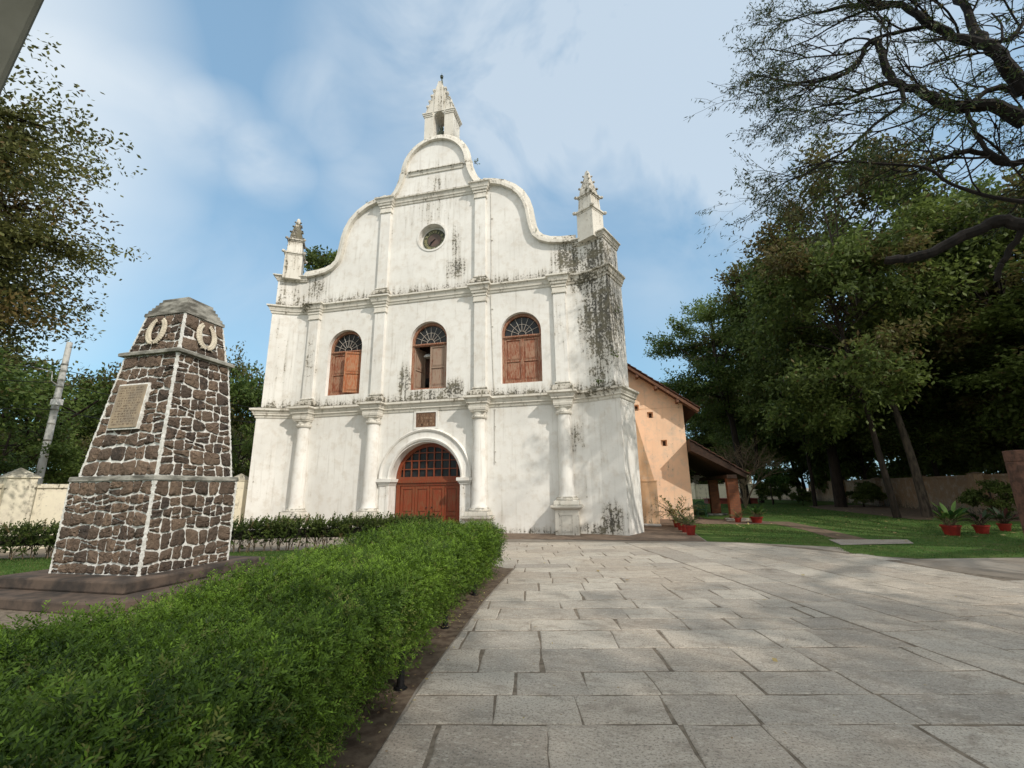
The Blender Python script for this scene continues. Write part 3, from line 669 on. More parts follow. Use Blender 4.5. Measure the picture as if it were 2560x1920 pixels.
for k in range(2):
    x0=-1.32+k*1.32; L=MB(); L.box(x0+.005,x0+1.315,.56,.60,.0,1.84); lf=L.build('leaf',M['wood_red'],D)
    m=MB()
    for j in range(2):
        a=x0+.01+j*.66; b=a+.64
        m.box(a,a+.10,.53,.56,.0,1.83); m.box(b-.10,b,.53,.56,.0,1.83)
        m.box(a+.10,b-.10,.53,.56,1.70,1.83); m.box(a+.10,b-.10,.53,.56,.62,.76); m.box(a+.10,b-.10,.53,.56,.0,.14)
        m.frus((a+b)/2,.55,.80,1.66,(b-a)/2-.15,.015,(b-a)/2-.15,.015); m.box(a+.15,b-.15,.54,.56,.2,.56)
    m.build('panel',M['wood_red'],lf,bevel=.006)
    m=MB(); m.sphere((.12*(1 if k else -1),.51,.95),.03,8); m.build('door_knob',M['black'],lf,True)
# windows
def shutter(mb_parent,x0,x1,z0,z1,mat,hinge,ang,name='shutter'):
    """leaf built flat in its own frame with the hinge at x=0"""
    w=x1-x0; m=MB(); f=.075
    m.box(0,w,.016,.034,0,z1-z0)
    for a,b,c,d in ((0,f,0,z1-z0),(w-f,w,0,z1-z0),(f,w-f,0,f*1.2),(f,w-f,z1-z0-f,z1-z0),(f,w-f,(z1-z0)*.46,(z1-z0)*.46+f)): m.box(a,b,-.022,.016,c,d)
    for c,d in ((f*1.2+.06,(z1-z0)*.46-.06),((z1-z0)*.46+f+.06,z1-z0-f-.06)):
        m.frus(0,0,0,0,0,0,0,0) if 0 else None
        m.box(f+.05,w-f-.05,-.004,.016,c,d)
        m.box(f+.02,w-f-.02,-.018,.016,c-.045,c-.015)
    if hinge=='R': m.v=[(-x,y,z) for x,y,z in m.v]
    c,s=math.cos(R(ang)),math.sin(R(ang)); hx=x0 if hinge=='L' else x1; hy=.25
    m.v=[(hx+x*c-y*s,hy+x*s+y*c,z0+z) for x,y,z in m.v]
    return m.build(name,mat,mb_parent,bevel=.004)
for i,c in enumerate(WC):
    Wn=bpy.data.objects.new('window',None); COL.objects.link(Wn); Wn.parent=CH; Wn.location=(c,.2,5.9)
    fm=M['wood_peel'] if i else M['wood_warm']
    a_o=arch(c,.855,5.87,8.08,20); a_i=arch(c,.76,5.95,8.06,20)
    plate('window_frame',[a_o,a_i],.20,.11,M['wood_peel'],Wn)
    m=MB(); m.box(c-.77,c+.77,.19,.30,7.86,7.98); m.box(c-.80,c+.80,.15,.2,7.9,7.96); m.build('transom',M['wood_peel'],Wn,bevel=.006)
    m=MB()
    zc=8.0
    for k in range(1,8):
        t=math.pi*k/8; r1=.76; m.tube([(c+.16*math.cos(t),.26,zc+.16*math.sin(t)),(c+.75*math.cos(t),.26,zc+.79*math.sin(t))],.011,4)
    for r in (.17,.46): m.tube([(c+r*math.cos(t),.26,zc+r*1.04*math.sin(t)) for t in np.linspace(0,math.pi,15)],.012,4)
    m.build('fanlight_bars',M['bars'],Wn)
    plate('fanlight_pane',[[(c+.75*math.cos(t),7.97+.83*math.sin(t)) for t in np.linspace(0.02,math.pi-.02,20)]],.285,.01,M['glass'],Wn)
    z0,z1=5.96,7.85
    if i==0:
        shutter(Wn,c-.75,c,z0,z1,M['wood_peel'],'L',0); shutter(Wn,c,c+.75,z0,z1,M['wood_warm'],'R',22)
    elif i==1:
        shutter(Wn,c-.75,c,z0,z1,M['wood_grey'],'L',74); shutter(Wn,c,c+.75,z0,z1,M['wood_grey'],'R',0)
    else:
        shutter(Wn,c-.75,c,z0,z1,M['wood_peel'],'L',0); shutter(Wn,c,c+.75,z0,z1,M['wood_peel'],'R',0)
        m=MB(); m.box(c-.02,c+.02,.215,.24,z0,z1); m.build('meeting_stile',M['wood_peel'],Wn)
    m=MB(); m.box(c-.80,c+.80,.18,.4,5.86,5.95); m.build('sill',M['wood_peel'],Wn)
    # near-black sheet in place of the unlit space behind
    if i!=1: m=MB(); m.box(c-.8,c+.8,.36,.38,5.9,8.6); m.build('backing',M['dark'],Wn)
# plaque over the door
pq=plate('plaque_surround',[[(-.57,4.13),(.53,4.13),(.53,4.92),(-.57,4.92)],[(-.47,4.22),(.43,4.22),(.43,4.84),(-.47,4.84)]],-.035,.05,M['plaster'],CH)
m=MB(); m.box(-.47,.43,-.012,.03,4.22,4.84); pl=m.build('plaque',M['plaque'],CH)
def glyphs(x0,x1,z0,z1,rows,y,h,rag,seed,wt=.16,words=True):
    """rows of worn carved characters: short strokes in letter-sized cells"""
    r=random.Random(seed); m=MB(); 
    for k in range(rows):
        zc=z1-(k+.5)*(z1-z0)/rows; pad=r.uniform(0,rag)*(x1-x0); x=x0+pad; e=x1-pad
        while x<e:
            n=r.randint(3,9)
            for _ in range(n):
                if x>e: break
                w=h*r.uniform(.45,.7); t=h*wt
                for _s in range(r.randint(2,3)):
                    q=r.random()
                    if q<.5: xx=x+r.choice((0,w-t)); m.box(xx,xx+t,y-.004,y+.002,zc-h/2,zc+h/2)
                    else: zz=zc+r.choice((-h/2,0,h/2-t)); m.box(x+t*1.05,x+w-t*1.05,y-.004,y+.002,zz,zz+t)
                x+=w+h*.22
            x+=h*.7
    return m
glyphs(-.40,.36,4.27,4.80,4,-.013,.085,.08,3,.2).build('inscription',M['plaque_ink'],pl)
# conduit on the facade
m=MB(); m.tube([(2.84,-.02,14.9),(2.86,-.02,11),(2.83,-.02,10.5),(2.84,-.25,10.2),(2.83,-.03,9.8),(2.9,-.02,7.0),(2.95,-.02,5.5)],.012,5); m.tube([(2.98,-.02,4.85),(2.97,-.02,2.6)],.012,5)
for z in (4.8,4.1,3.1,2.7,8.4,9.2,12.5,13.6): m.box(2.85+(.1 if z<5 else 0)+.0,2.93+(.1 if z<5 else 0),-.03,.0,z-.015,z+.015)
m.build('conduit',M['conduit'],CH)
# left boxed plate low on the wall
m=MB(); m.box(-6.55,-6.25,-.05,0,.85,1.02); m.build('junction_box',M['plaster'],CH)
# nave behind
m=MB()
m.box(-8.0,-7.6,1.0,8.2,0,6.6); m.box(7.6,8.0,1.0,8.2,0,6.6)
m.box(-11.4,-8.0,8.2,8.6,0,6.4); m.box(-11.4,-11.0,8.6,34,0,6.3); m.box(11.0,11.4,8.6,34,0,6.3)
m.box(-11.4,11.4,33.6,34,0,6.3)
nw=m.build('nave_wall',M['orange'],CH)
gz=lambda x: 14.75-.763*abs(x)
wallp=[(8.0,0),(11.4,0),(11.4,gz(11.4)),(0,gz(0)),(-11.4,gz(11.4)),(-11.4,6.3),(7.4,6.3),(7.4,5.5),(8.0,5.5)]
holes=[[(x-.16,z-.17),(x+.16,z-.17),(x+.16,z+.17),(x-.16,z+.17)] for x,z in ((8.93,5.99),(9.66,5.54),(10.26,3.97),(9.0,3.88))]
plate('nave_front',[wallp]+holes,8.2,.4,M['orange'],CH)
for x,z in ((8.93,5.99),(9.66,5.54),(10.26,3.97),(9.0,3.88)):
    m=MB(); m.box(x-.2,x+.2,8.40,8.48,z-.2,z+.2); m.build('vent_recess',M['orange'],CH); m=MB(); m.box(x-.05,x+.10,8.385,8.41,z-.13,z+.12); m.build('vent_shade',M['timber'],CH)  # dark box stands in for the shaded inner part of each hole
m=MB(); m.box(8.0,11.405,8.185,8.2,gz(11.4)-.16,gz(11.4)-.15); m.build('string_line',M['buttress'],CH)
# buttress
m=MB(); m.prism([(8.0,5.0),(9.44,5.0),(9.44,6.2),(8.0,6.2)],-.02,1.93); m.add([(8.0,5.02,1.93),(9.36,5.02,1.93),(9.36,6.2,1.93),(8.0,6.2,1.93),(8.0,5.02,6.2),(8.42,5.02,6.2),(8.42,6.2,6.2),(8.0,6.2,6.2)],[(0,1,5,4),(1,2,6,5),(2,3,7,6),(3,0,4,7),(4,5,6,7)])
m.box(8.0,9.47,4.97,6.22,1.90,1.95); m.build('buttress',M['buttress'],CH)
# nave roof (tiles in courses) with rafters
def tiled(x0,x1,zf,y0,y1,mat,parent,name='roof',stepx=.28,th=.05):
    m=MB(); n=int(abs(x1-x0)/stepx)
    for k in range(n):
        a=x0+(x1-x0)*k/n; b=x0+(x1-x0)*(k+1.18)/n
        za,zb=zf(a),zf(b)
        lo,hi=(a,b); m.add([(a,y0,za+.0),(b,y0,zb+.05),(b,y1,zb+.05),(a,y1,za+.0),(a,y0,za+th),(b,y0,zb+th+.05),(b,y1,zb+th+.05),(a,y1,za+th)],[(0,1,2,3),(4,7,6,5),(0,4,5,1),(1,5,6,2),(2,6,7,3),(3,7,4,0)])
    return m.build(name,mat,parent)
for s in (1,-1):
    tiled(0,s*12.15,lambda x:14.92-.763*abs(x)+.03,7.55,34.6,M['tile'],CH)
m=MB()
for s in (1,-1):
    for y0,y1 in ((7.58,7.66),(8.0,8.1)):
        m.add([(0,y0,14.72),(s*12.1,y0,14.72-.763*12.1),(s*12.1,y1,14.72-.763*12.1),(0,y1,14.72),(0,y0,14.88),(s*12.1,y0,14.88-.763*12.1),(s*12.1,y1,14.88-.763*12.1),(0,y1,14.88)],[(0,1,2,3),(4,7,6,5),(0,4,5,1),(2,6,7,3),(1,5,6,2)])
    for x in (9.1,10.05,11.1,8.1,7,6): m.box(s*x-.07,s*x+.07,7.6,8.25,gz(x)-.2,gz(x)-.04)
m.build('rafter',M['rafter'],CH)
# sacristy/top of side walls closing to roof
m=MB(); m.box(-7.6,7.6,1.0,8.3,6.3,6.4); m.box(-8,8,.99,8.2,6.4,6.6); m.build('inner_ceiling',M['dark'],CH)
m=MB(); m.box(-7.3,7.3,8.0,8.1,-.02,6.3); m.build('inner_screen',M['dark'],CH)
m=MB(); m.add([(-8,1,6.6),(8,1,6.6),(8,8,6.6),(-8,8,6.6),(0,1,11.4),(0,8,11.4)],[(0,1,4),(1,2,5,4),(2,3,5),(3,0,4,5)]); m.build('narthex_roof',M['tile'],CH)
# statue in the belfry niche (a thing of its own)
ST=thing('statue','small dark green robed statue standing in the arched niche of the belfry','statue',(0,.8,18.62))
m=MB()
prof_=[(0,.20),(.1,.215),(.3,.20),(.55,.185),(.75,.19),(.9,.20),(1.0,.17),(1.07,.09),(1.1,.07),(1.14,.085),(1.2,.10),(1.27,.095),(1.33,.05),(1.35,.01)]
n_=26; v=[];f=[]
for z,r in prof_:
    for k in range(n_):
        a=2*math.pi*k/n_; rr=r*(1+(.11*math.sin(7*a+z*2) if z<1.0 else 0)); v.append((rr*math.cos(a),.8*rr*math.sin(a)+.8,18.62+z))
for i in range(len(prof_)-1):
    for k in range(n_): f.append((n_*i+k,n_*i+(k+1)%n_,n_*(i+1)+(k+1)%n_,n_*(i+1)+k))
m.add(v,f); m.build('robed_figure',M['statue'],ST,True)
m=MB(); 
for s in (-1,1): m.tube([(s*.17,.78,19.55),(s*.21,.68,19.3),(s*.08,.60,19.28),(0,.585,19.36)],[.06,.06,.045,.03],8)
m.build('sleeve',M['statue'],ST,True)
# lamp in the open middle window
LP=thing('hanging_lamp','small white hanging lamp glimpsed through the half open middle window','lamp',(-.32,.75,7.55))
m=MB(); m.stack(-.32,.75,[(7.50,.16),(7.53,.17),(7.64,.09),(7.66,.04)]); m.build('lamp_shade',M['white'],LP); m=MB(); m.tube([(-.32,.75,7.66),(-.32,.75,8.8)],.01,5); m.build('cord',M['cable'],LP)
# ---- lean-to porch ----
PO=thing('porch','low open lean-to porch with dark tiled roof on red brick pillars beside the orange wall','porch',(12.5,7.4,0))
zf=lambda x: 3.98-.70*(x-11.42)
tiled(11.42,14.0,zf,7.1,15.5,M['tile'],PO)
m=MB(); m.add([(11.42,7.15,3.45),(13.9,7.15,1.98+.02),(13.9,15.4,2.0),(11.42,15.4,3.45),(11.42,7.15,3.96),(13.9,7.15,2.22),(13.9,15.4,2.22),(11.42,15.4,3.96)],[(0,1,2,3),(4,7,6,5),(0,4,5,1),(1,5,6,2),(2,6,7,3),(3,7,4,0)]); m.build('roof_boarding',M['timber'],PO)
m=MB(); m.box(13.0,13.45,7.2,15.4,2.02,2.2); m.build('beam',M['timber'],PO)
for y,h in ((7.35,2.05),(12.0,2.05)):
    m=MB(); m.box(13.0,13.5,y,y+.45,.0,h); p=m.build('pillar',M['brickc'],PO,bevel=.01)
    m=MB(); m.prism([(12.7,y-.3),(13.7,y-.3),(13.85,y+.2),(13.6,y+.7),(12.8,y+.7)],-.01,.10); m.build('footing',M['capstone'],p)
# ================= MONUMENT =================
OB=thing('monument','tapering rubble stone memorial pillar with white mortar, tablet and two cream wreaths','monument',(-.85,-10.3,0))
C0=np.array((-.82,-10.32)) # axis
def tier(z0,z1,a0,b0,a1,b1,rows,seed,name,cx=-.785,cy=-10.40,hole=None):
    """rubble stones on four battered faces around a mortar core"""
    r=random.Random(seed); core=MB(); e=.018
    core.frus(cx,cy,z0,z1,a0-e,b0-e,a1-e,b1-e); co_=core.build(name+'_core',M['mortar'],OB)
    V=[];F=[];T=[]
    def face(P,wid0,wid1,nrm,front=False):
        # P(s,t)-> point; s in [-1,1]; t in [0,1]
        tz=[0]; 
        while tz[-1]<1: tz.append(tz[-1]+r.uniform(.7,1.35)/rows)
        sc_=tz[-1]; tz=[t/sc_ for t in tz]
        H=z1-z0; W_=wid0; ph_=r.uniform(0,6)
        nr=len(tz)-1
        for k in range(nr):
            t0,t1=tz[k],tz[k+1]; h=(t1-t0)*H; wd=wid0+(wid1-wid0)*(t0+t1)/2
            xs=[0]
            while xs[-1]<wd: xs.append(xs[-1]+h*r.uniform(.75,1.6))
            q=wd/xs[-1]; xs=[x*q for x in xs]
            jb=[0]+[r.uniform(-.13,.13)*h for _ in xs[1:-1]]+[0]; jt=[0]+[r.uniform(-.13,.13)*h for _ in xs[1:-1]]+[0]
            zw=lambda s_,t_: t_+(.035/H)*math.sin(s_*wd*4.2+ph_+t_*31)*min(1,t_*6,(1-t_)*6)
            for j in range(len(xs)-1):
                sb=lambda q,w_: (xs[q]+(jb[q]+(jt[q]-jb[q])*w_))/wd*2-1
                cells=[(0,1)]
                if r.random()<.20: tm=r.uniform(.35,.65); cells=[(0,tm),(tm,1)]
                for (w0,w1) in cells:
                    g=.0140; u0,u1=xs[j]/wd*2-1,xs[j+1]/wd*2-1; du=(u1-u0)*wd/2; dw=(w1-w0)*h
                    c4=[]
                    for q,w_ in ((j,w0),(j+1,w0),(j+1,w1),(j,w1)):
                        s_=sb(q,w_); c4.append([s_,zw(s_,t0+(t1-t0)*w_)])
                    # rounded outline via superellipse blend
                    n=24; ucx=sum(c[0] for c in c4)/4; ucz=sum(c[1] for c in c4)/4
                    out=[]; pw_=r.choice((5,8,12,14))
                    for i in range(n):
                        a=2*math.pi*(i+.5)/n; ca,sa=math.cos(a),math.sin(a); p_=pw_
                        k_=(abs(ca)**p_+abs(sa)**p_)**(-1/p_); bx,bz=(ca*k_+1)/2,(sa*k_+1)/2
                        x=(1-bz)*((1-bx)*c4[0][0]+bx*c4[1][0])+bz*((1-bx)*c4[3][0]+bx*c4[2][0]); z=(1-bz)*((1-bx)*c4[0][1]+bx*c4[1][1])+bz*((1-bx)*c4[3][1]+bx*c4[2][1])
                        # inset by mortar gap
                        dx,dz=(x-ucx)*wd/2,(z-ucz)*H; L=math.hypot(dx,dz)+1e-6; f_=max(.2,(L-g*r.uniform(.7,1.4))/L); x=ucx+(x-ucx)*f_; z=ucz+(z-ucz)*f_
                        out.append((x,z))
                    if hole:
                        pass
                    b=len(V); tint=r.random(); dep=min(.055,.018+.07*min(du,dw))*r.uniform(.6,1.5)
                    for ringk,(fs,hh) in enumerate(((1,-.02),(1,.014),(.93,.72),(.6,1.0))):
                        for (x,z) in out:
                            xx=ucx+(x-ucx)*fs; zz=ucz+(z-ucz)*fs; hgt=hh if ringk==0 else dep*hh+ (r.uniform(-.014,.016) if ringk>1 else 0)
                            V.append(P(xx,zz,hgt)); T.append(tint)
                    V.append(P(ucx,ucz,dep+r.uniform(-.01,.015))); T.append(tint)
                    for q_ in range(3):
                        for i in range(n): F.append((b+q_*n+i,b+q_*n+(i+1)%n,b+(q_+1)*n+(i+1)%n,b+(q_+1)*n+i))
                    for i in range(n): F.append((b+3*n+i,b+3*n+(i+1)%n,b+4*n))
    def mk(ax,sg):
        def P(s,t,h):
            a=a0+(a1-a0)*t; b=b0+(b1-b0)*t; z=z0+(z1-z0)*t
            if ax=='x': # faces +-Y ; s along x
                return (cx+s*sg*-1*(a-.02)*1.0 if sg<0 else cx-s*(a-.02)*1.0, cy+sg*(b-.03+h), z) if False else (cx+s*(a-.015), cy+sg*(b-.02+h), z)
            return (cx+sg*(a-.02+h), cy+s*(b-.015), z)
        return P
    face(mk('x',-1),2*a0,2*a1,None); face(mk('x',1),2*a0,2*a1,None); face(mk('y',1),2*b0,2*b1,None); face(mk('y',-1),2*b0,2*b1,None)
    me=bpy.data.meshes.new(name); L=OB.location
    me.from_pydata([(x-L.x,y-L.y,z-L.z) for x,y,z in V],[],F); at_=me.attributes.new('tint','FLOAT','POINT'); at_.data.foreach_set('value',T); me.materials.append(M['stone'])
    import bmesh
    b=bmesh.new(); b.from_mesh(me); bmesh.ops.recalc_face_normals(b,faces=b.faces); b.to_mesh(me); b.free()
    me.polygons.foreach_set('use_smooth',[True]*len(me.polygons)); me.set_sharp_from_angle(angle=R(50))
    o=bpy.data.objects.new(name,me); COL.objects.link(o); o.parent=OB
    # zigzag white corner pointing
    for sx in (-1,1):
        for sy in (-1,1):
            q=MB()
            kk=int((z1-z0)/.035)
            for i in range(kk):
                t=(i+.5)/kk; pj=r.uniform(.001,.010); a=a0+(a1-a0)*t+pj; bb=b0+(b1-b0)*t+pj; z=z0+(z1-z0)*t; w=.042+.008*math.sin(i*1.7+sx)+r.uniform(-.010,.010)
                x0,x1_=sorted((cx+sx*(a-w),cx+sx*a)); y0,y1_=sorted((cy+sy*(bb-w),cy+sy*bb)); q.box(x0,x1_,y0,y1_,z-.018,z+.0165)
            q.build('corner_pointing',M['mortar'],OB)
    return o
AX,AY=-.785,-10.40
tier(.35,1.85,.945,.86,.93,.845,6.6,3,'plinth_rubble')
tier(1.93,4.19,.86,.775,.63,.565,10.2,6,'shaft_rubble')
tier(4.28,5.05,.60,.535,.48,.43,3.4,9,'crown_rubble')
m=MB(); m.stack(AX,AY,[(1.85,.955),(1.93,.945),(1.935,.87)],.912); m.build('band',M['capstone'],OB,bevel=.01)
m=MB(); m.stack(AX,AY,[(4.19,.66),(4.19,.715),(4.25,.72),(4.28,.66)],.89); m.build('band',M['capstone'],OB,bevel=.008)
m=MB(); pr=[]; z=5.05; h_=.51
for k in range(6):
    pr+=[(z,h_),(z+.068,h_*.985)]; z+=.068; h_-=.037
    pr+=[(z,h_)]
pr+=[(z,h_),(z+.15,.012)]
m.stack(AX,AY,pr,.89); m.build('stepped_cap',M['capstone'],OB)
# steps
m=MB(); m.prism([(-2.35,-11.62),(.45,-11.68),(.55,-9.0),(-2.2,-8.9)],.17,.35); m.build('upper_step',M['step'],OB,bevel=.03)
m=MB(); pts=[(-2.75,-12.02),(-1.2,-12.1),(.2,-12.14),(.62,-12.1),(.84,-11.95),(.92,-11.6),(.92,-8.6),(-2.7,-8.5)]; m.prism(pts,0,.17); m.build('lower_step',M['step'],OB,bevel=.03)
sheet('monument_path',[(-3.3,-12.75),(1.25,-12.8),(1.4,-8.4),(-3.2,-8.2)],.01,M['joint'])
# tablet on the -Y face ; slope of the shaft face
def onface(x,z,out): # shaft front (-Y) face
    t=(z-1.93)/(4.19-1.93); return (x,AY-(.775+(.565-.775)*t)-out,z)
def facebox(x0,x1,z0,z1,o0,o1,m):
    v=[onface(x0,z0,o0),onface(x1,z0,o0),onface(x1,z1,o0),onface(x0,z1,o0),onface(x0,z0,o1),onface(x1,z0,o1),onface(x1,z1,o1),onface(x0,z1,o1)]
    m.add(v,[(0,1,2,3),(4,7,6,5),(0,4,5,1),(1,5,6,2),(2,6,7,3),(3,7,4,0)])
TX0,TX1,TZ0,TZ1=AX-.44,AX+.20,2.78,3.58
m=MB(); facebox(TX0-.03,TX1+.03,TZ0-.03,TZ1+.03,-.05,.055,m); fr=m.build('tablet_bed',M['mortar'],OB)
m=MB(); facebox(TX0,TX1,TZ0,TZ1,0,.075,m); tb=m.build('tablet',M['tablet'],OB,bevel=.006)
g=glyphs(TX0+.05,TX1-.05,TZ0+.04,TZ1-.03,15,0,.028,.06,11,.17)
g.v=[onface(x,z,.0765-(y)*.2) for x,y,z in g.v]; g.build('inscription',M['tablet_ink'],tb)
# wreaths
def wreath(face):
    m=MB(); zc=4.66
    for side in (-1,1):
        for k in range(15):
            t=k/14; a=R(-78+ t*140); rx,rz=.175,.25
            px=side*rx*math.cos(a); pz=rz*math.sin(a)+.03
            sz=.017+.014*math.sin(math.pi*min(1,t*1.05))
            for off in (-1,1):
                ox=px+off*.021*math.cos(a)*side; oz=pz+off*.021*math.sin(a)
                m.sphere((ox,0,oz),sz*1.35,8,(1,.8,1.1))
        m.tube([(side*.03,0,-.185),(-side*.05,0,-.225),(-side*.15,0,-.26)],[.015,.011,.006],6)
    v=[]
    for x,y,z in m.v:
        zz=zc+z; t=(zz-4.28)/.77
        if face=='y': v.append((AX+x-.02,AY-(.535+(.43-.535)*t)-.055+y,zz))
        else: v.append((AX+(.60+(.48-.60)*t)+.055-y,AY+x,zz))
    m.v=v; m.build('wreath',M['wreath'],OB,True)
wreath('y'); wreath('x')

# ================= HEDGES =================
def sprig(nl,L,ll,lw,seed):
    r=np.random.default_rng(seed); t=np.sort(r.uniform(.08,1,nl)); a=r.uniform(0,2*math.pi,nl)+np.arange(nl)*2.4
    if nl>40:   # feathery spray: side shoots with small leaves
        Cs=[];Ds=[];Ls=[];ts=[]
        ns=9
        for k in range(ns):
            q=.12+.86*k/(ns-1); az=k*2.4+r.uniform(-.4,.4); sl=L*.42*(1.15-.75*q); d=np.array((math.cos(az)*.8,math.sin(az)*.8,.75)); d/=np.linalg.norm(d)
            m_=7 if k<ns-1 else 5
            for j in range(m_):
                w=(j+.6)/m_; c=np.array((.16*L*q*q,0,q*L))+d*sl*w; sd=np.cross(d,(0,0,1.)); sd/=np.linalg.norm(sd)+1e-9; sg=1 if j%2 else -1
                Cs.append(c); Ds.append(d*.9+sd*sg*.75+r.normal(0,.2,3)); Ls.append(ll*(1.1-.4*w)); ts.append(.35*q+.65*w)
        V,F=leafquads(np.array(Cs),np.array(Ds),np.array([0,0,1.])+r.normal(0,.3,(len(Cs),3)),np.array(Ls),lw)
        return V,F,np.repeat(np.array(ts),4)
    bend=.18*L*t**2
    C=np.stack([bend,0*t,t*L],1); D=np.stack([np.cos(a)*.75,np.sin(a)*.75,np.full(nl,1.15)],1)
    V,F=leafquads(C,D,np.stack([-np.sin(a),np.cos(a),0*a],1)*0+np.array([0,0,1.]),ll*(1.15-.45*t),lw)
    return V,F,np.repeat(t,4)
def scatter(protos,P,D,S,mat,name,parent=None,tbase=None,t2=None,core=None):
    """instances written out into one real mesh"""
    N_=len(P); D=unit(D); rv=rdir(N_); A=unit(np.cross(D,rv)); B=np.cross(D,A); pid=rng.integers(0,len(protos),N_)
    VV=[];FF=[];TT=[];T2=[];b=0
    for k,(V,F,t) in enumerate(protos):
        ix=np.where(pid==k)[0]
        if not len(ix): continue
        Rm=np.stack([A[ix],B[ix],D[ix]],2)*S[ix][:,None,None]
        W_=np.einsum('nij,vj->nvi',Rm,V)+P[ix][:,None,:]
        VV.append(W_.reshape(-1,3)); FF.append((F[None]+(np.arange(len(ix))*len(V))[:,None,None]+b).reshape(-1,F.shape[1])); b+=len(ix)*len(V)
        TT.append((np.clip(.15+.75*t[None,:]*1.0,0,1)*(tbase[ix][:,None])).ravel()); T2.append(np.repeat(t2[ix],len(V)) if t2 is not None else np.zeros(len(ix)*len(V)))  # tint darkens towards each sprig's base, shade between leaves put into colour
    return npmesh(name,np.concatenate(VV),np.concatenate(FF),mat,parent,np.concatenate(TT),np.concatenate(T2))
def vnoise(P,s,seed=0):
    r=np.random.default_rng(seed); out=np.zeros(len(P))
    for k in range(5):
        d=unit(r.normal(size=3)); out+=np.sin(P@d*s*(1+.6*k)+r.uniform(0,6))/(1+.35*k)
    return out/3.2
def hedge(name,label,line,hw,h,dens,protos,mat,side_open=0,taper=None,cut=None,bulge=.1,lowcut=.05):
    line=np.array(line,float); seg=np.diff(line[:,:2],axis=0); L=np.concatenate([[0],np.cumsum(np.linalg.norm(seg,axis=1))])
    root=thing(name,label,'hedge',(line[len(line)//2][0],line[len(line)//2][1],0))
    hwf=(lambda s: np.interp(s,L,line[:,2]))
    per=lambda w: 2*h+2*w
    tot=L[-1]; N0=int(dens*tot*(2*h+2*hw)); s=rng.uniform(0,tot,N0)
    cx=np.interp(s,L,line[:,0]); cy=np.interp(s,L,line[:,1]); ds=.3
    dx=np.interp(s+ds,L,line[:,0])-np.interp(s-ds,L,line[:,0]); dy=np.interp(s+ds,L,line[:,1])-np.interp(s-ds,L,line[:,1]); q=np.hypot(dx,dy); dx/=q; dy/=q
    w=hwf(s); u=rng.uniform(0,1,N0)*(2*h+2*w)
    # cross-section walk: right side up, top, left side down
    lat=np.where(u<h,w,np.where(u<h+2*w,w-(u-h),-w)); zz=np.where(u<h,u,np.where(u<h+2*w,h,h-(u-h-2*w)))
    # rounded edge normal
    nx=lat/w; nx=np.sign(nx)*np.abs(nx)**5; nz=(np.clip(zz/h,0,1))**5; nz=np.where(np.abs(lat)<w*.999,1,nz); nx=np.where((u<h),1,np.where(u>h+2*w,-1,nx))
    # round corners: pull in
    rc=.10; cl=np.clip((np.abs(lat)-(w-rc))/rc,0,1); cz=np.clip((zz-(h-rc))/rc,0,1); pull=.38*rc*cl*cz; lat=lat-np.sign(lat)*pull; zz=zz-pull
    rx,ry=dy,-dx # right of travel
    P=np.stack([cx+rx*lat,cy+ry*lat,zz],1)
    Nn=unit(np.stack([rx*nx,ry*nx,nz*.9+.15],1))
    bump=vnoise(P,2.2,3)*bulge+vnoise(P,6,4)*bulge*.45; P=P+Nn*bump[:,None]-Nn*rng.uniform(0,.13,N0)[:,None]
    keep=P[:,2]>lowcut
    lowp=np.clip((P[:,2]-lowcut)/.35,0.12,1); keep&=(rng.uniform(0,1,N0)<(lowp if side_open==0 else lowp**(1+side_open)))
    gp=vnoise(P,5.5,21)+.6*vnoise(P,11,22); keep&=rng.uniform(0,1,N0)<np.clip(.80+.75*gp,.16,1)
    dc=np.linalg.norm(P-CAM,axis=1); f=np.clip((4.2/dc)**1.1,.2,1); keep&=rng.uniform(0,1,N0)<f
    P,Nn,dc=P[keep],Nn[keep],dc[keep]; f=f[keep]
    D=unit(Nn*.75+np.array([.38,.06,.40])+.42*rng.normal(size=P.shape)); S=rng.uniform(.6,1.3,len(P))*np.clip(f**-.40,1,1.7)
    tb=np.clip(.62+.38*vnoise(P,3.5,9)+.28*rng.normal(size=len(P)),.12,1.2); t2=(rng.uniform(0,1,len(P))<.05)*rng.uniform(.3,1,len(P))
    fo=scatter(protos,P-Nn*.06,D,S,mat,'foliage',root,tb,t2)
    # solid twig core, near-black: shade inside the hedge put into its colour
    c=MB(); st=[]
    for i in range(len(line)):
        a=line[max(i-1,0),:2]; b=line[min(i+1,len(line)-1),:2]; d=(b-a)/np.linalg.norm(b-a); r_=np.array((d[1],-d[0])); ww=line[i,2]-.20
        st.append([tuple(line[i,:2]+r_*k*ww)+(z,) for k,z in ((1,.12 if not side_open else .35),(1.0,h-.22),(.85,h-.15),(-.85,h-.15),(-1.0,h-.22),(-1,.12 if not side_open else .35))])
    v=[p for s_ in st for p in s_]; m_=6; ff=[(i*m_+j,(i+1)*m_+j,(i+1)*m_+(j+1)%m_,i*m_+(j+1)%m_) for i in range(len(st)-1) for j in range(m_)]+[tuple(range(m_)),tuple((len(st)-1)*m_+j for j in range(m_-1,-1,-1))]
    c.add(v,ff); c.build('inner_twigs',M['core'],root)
    # stems
    t=MB(); r=random.Random(5)
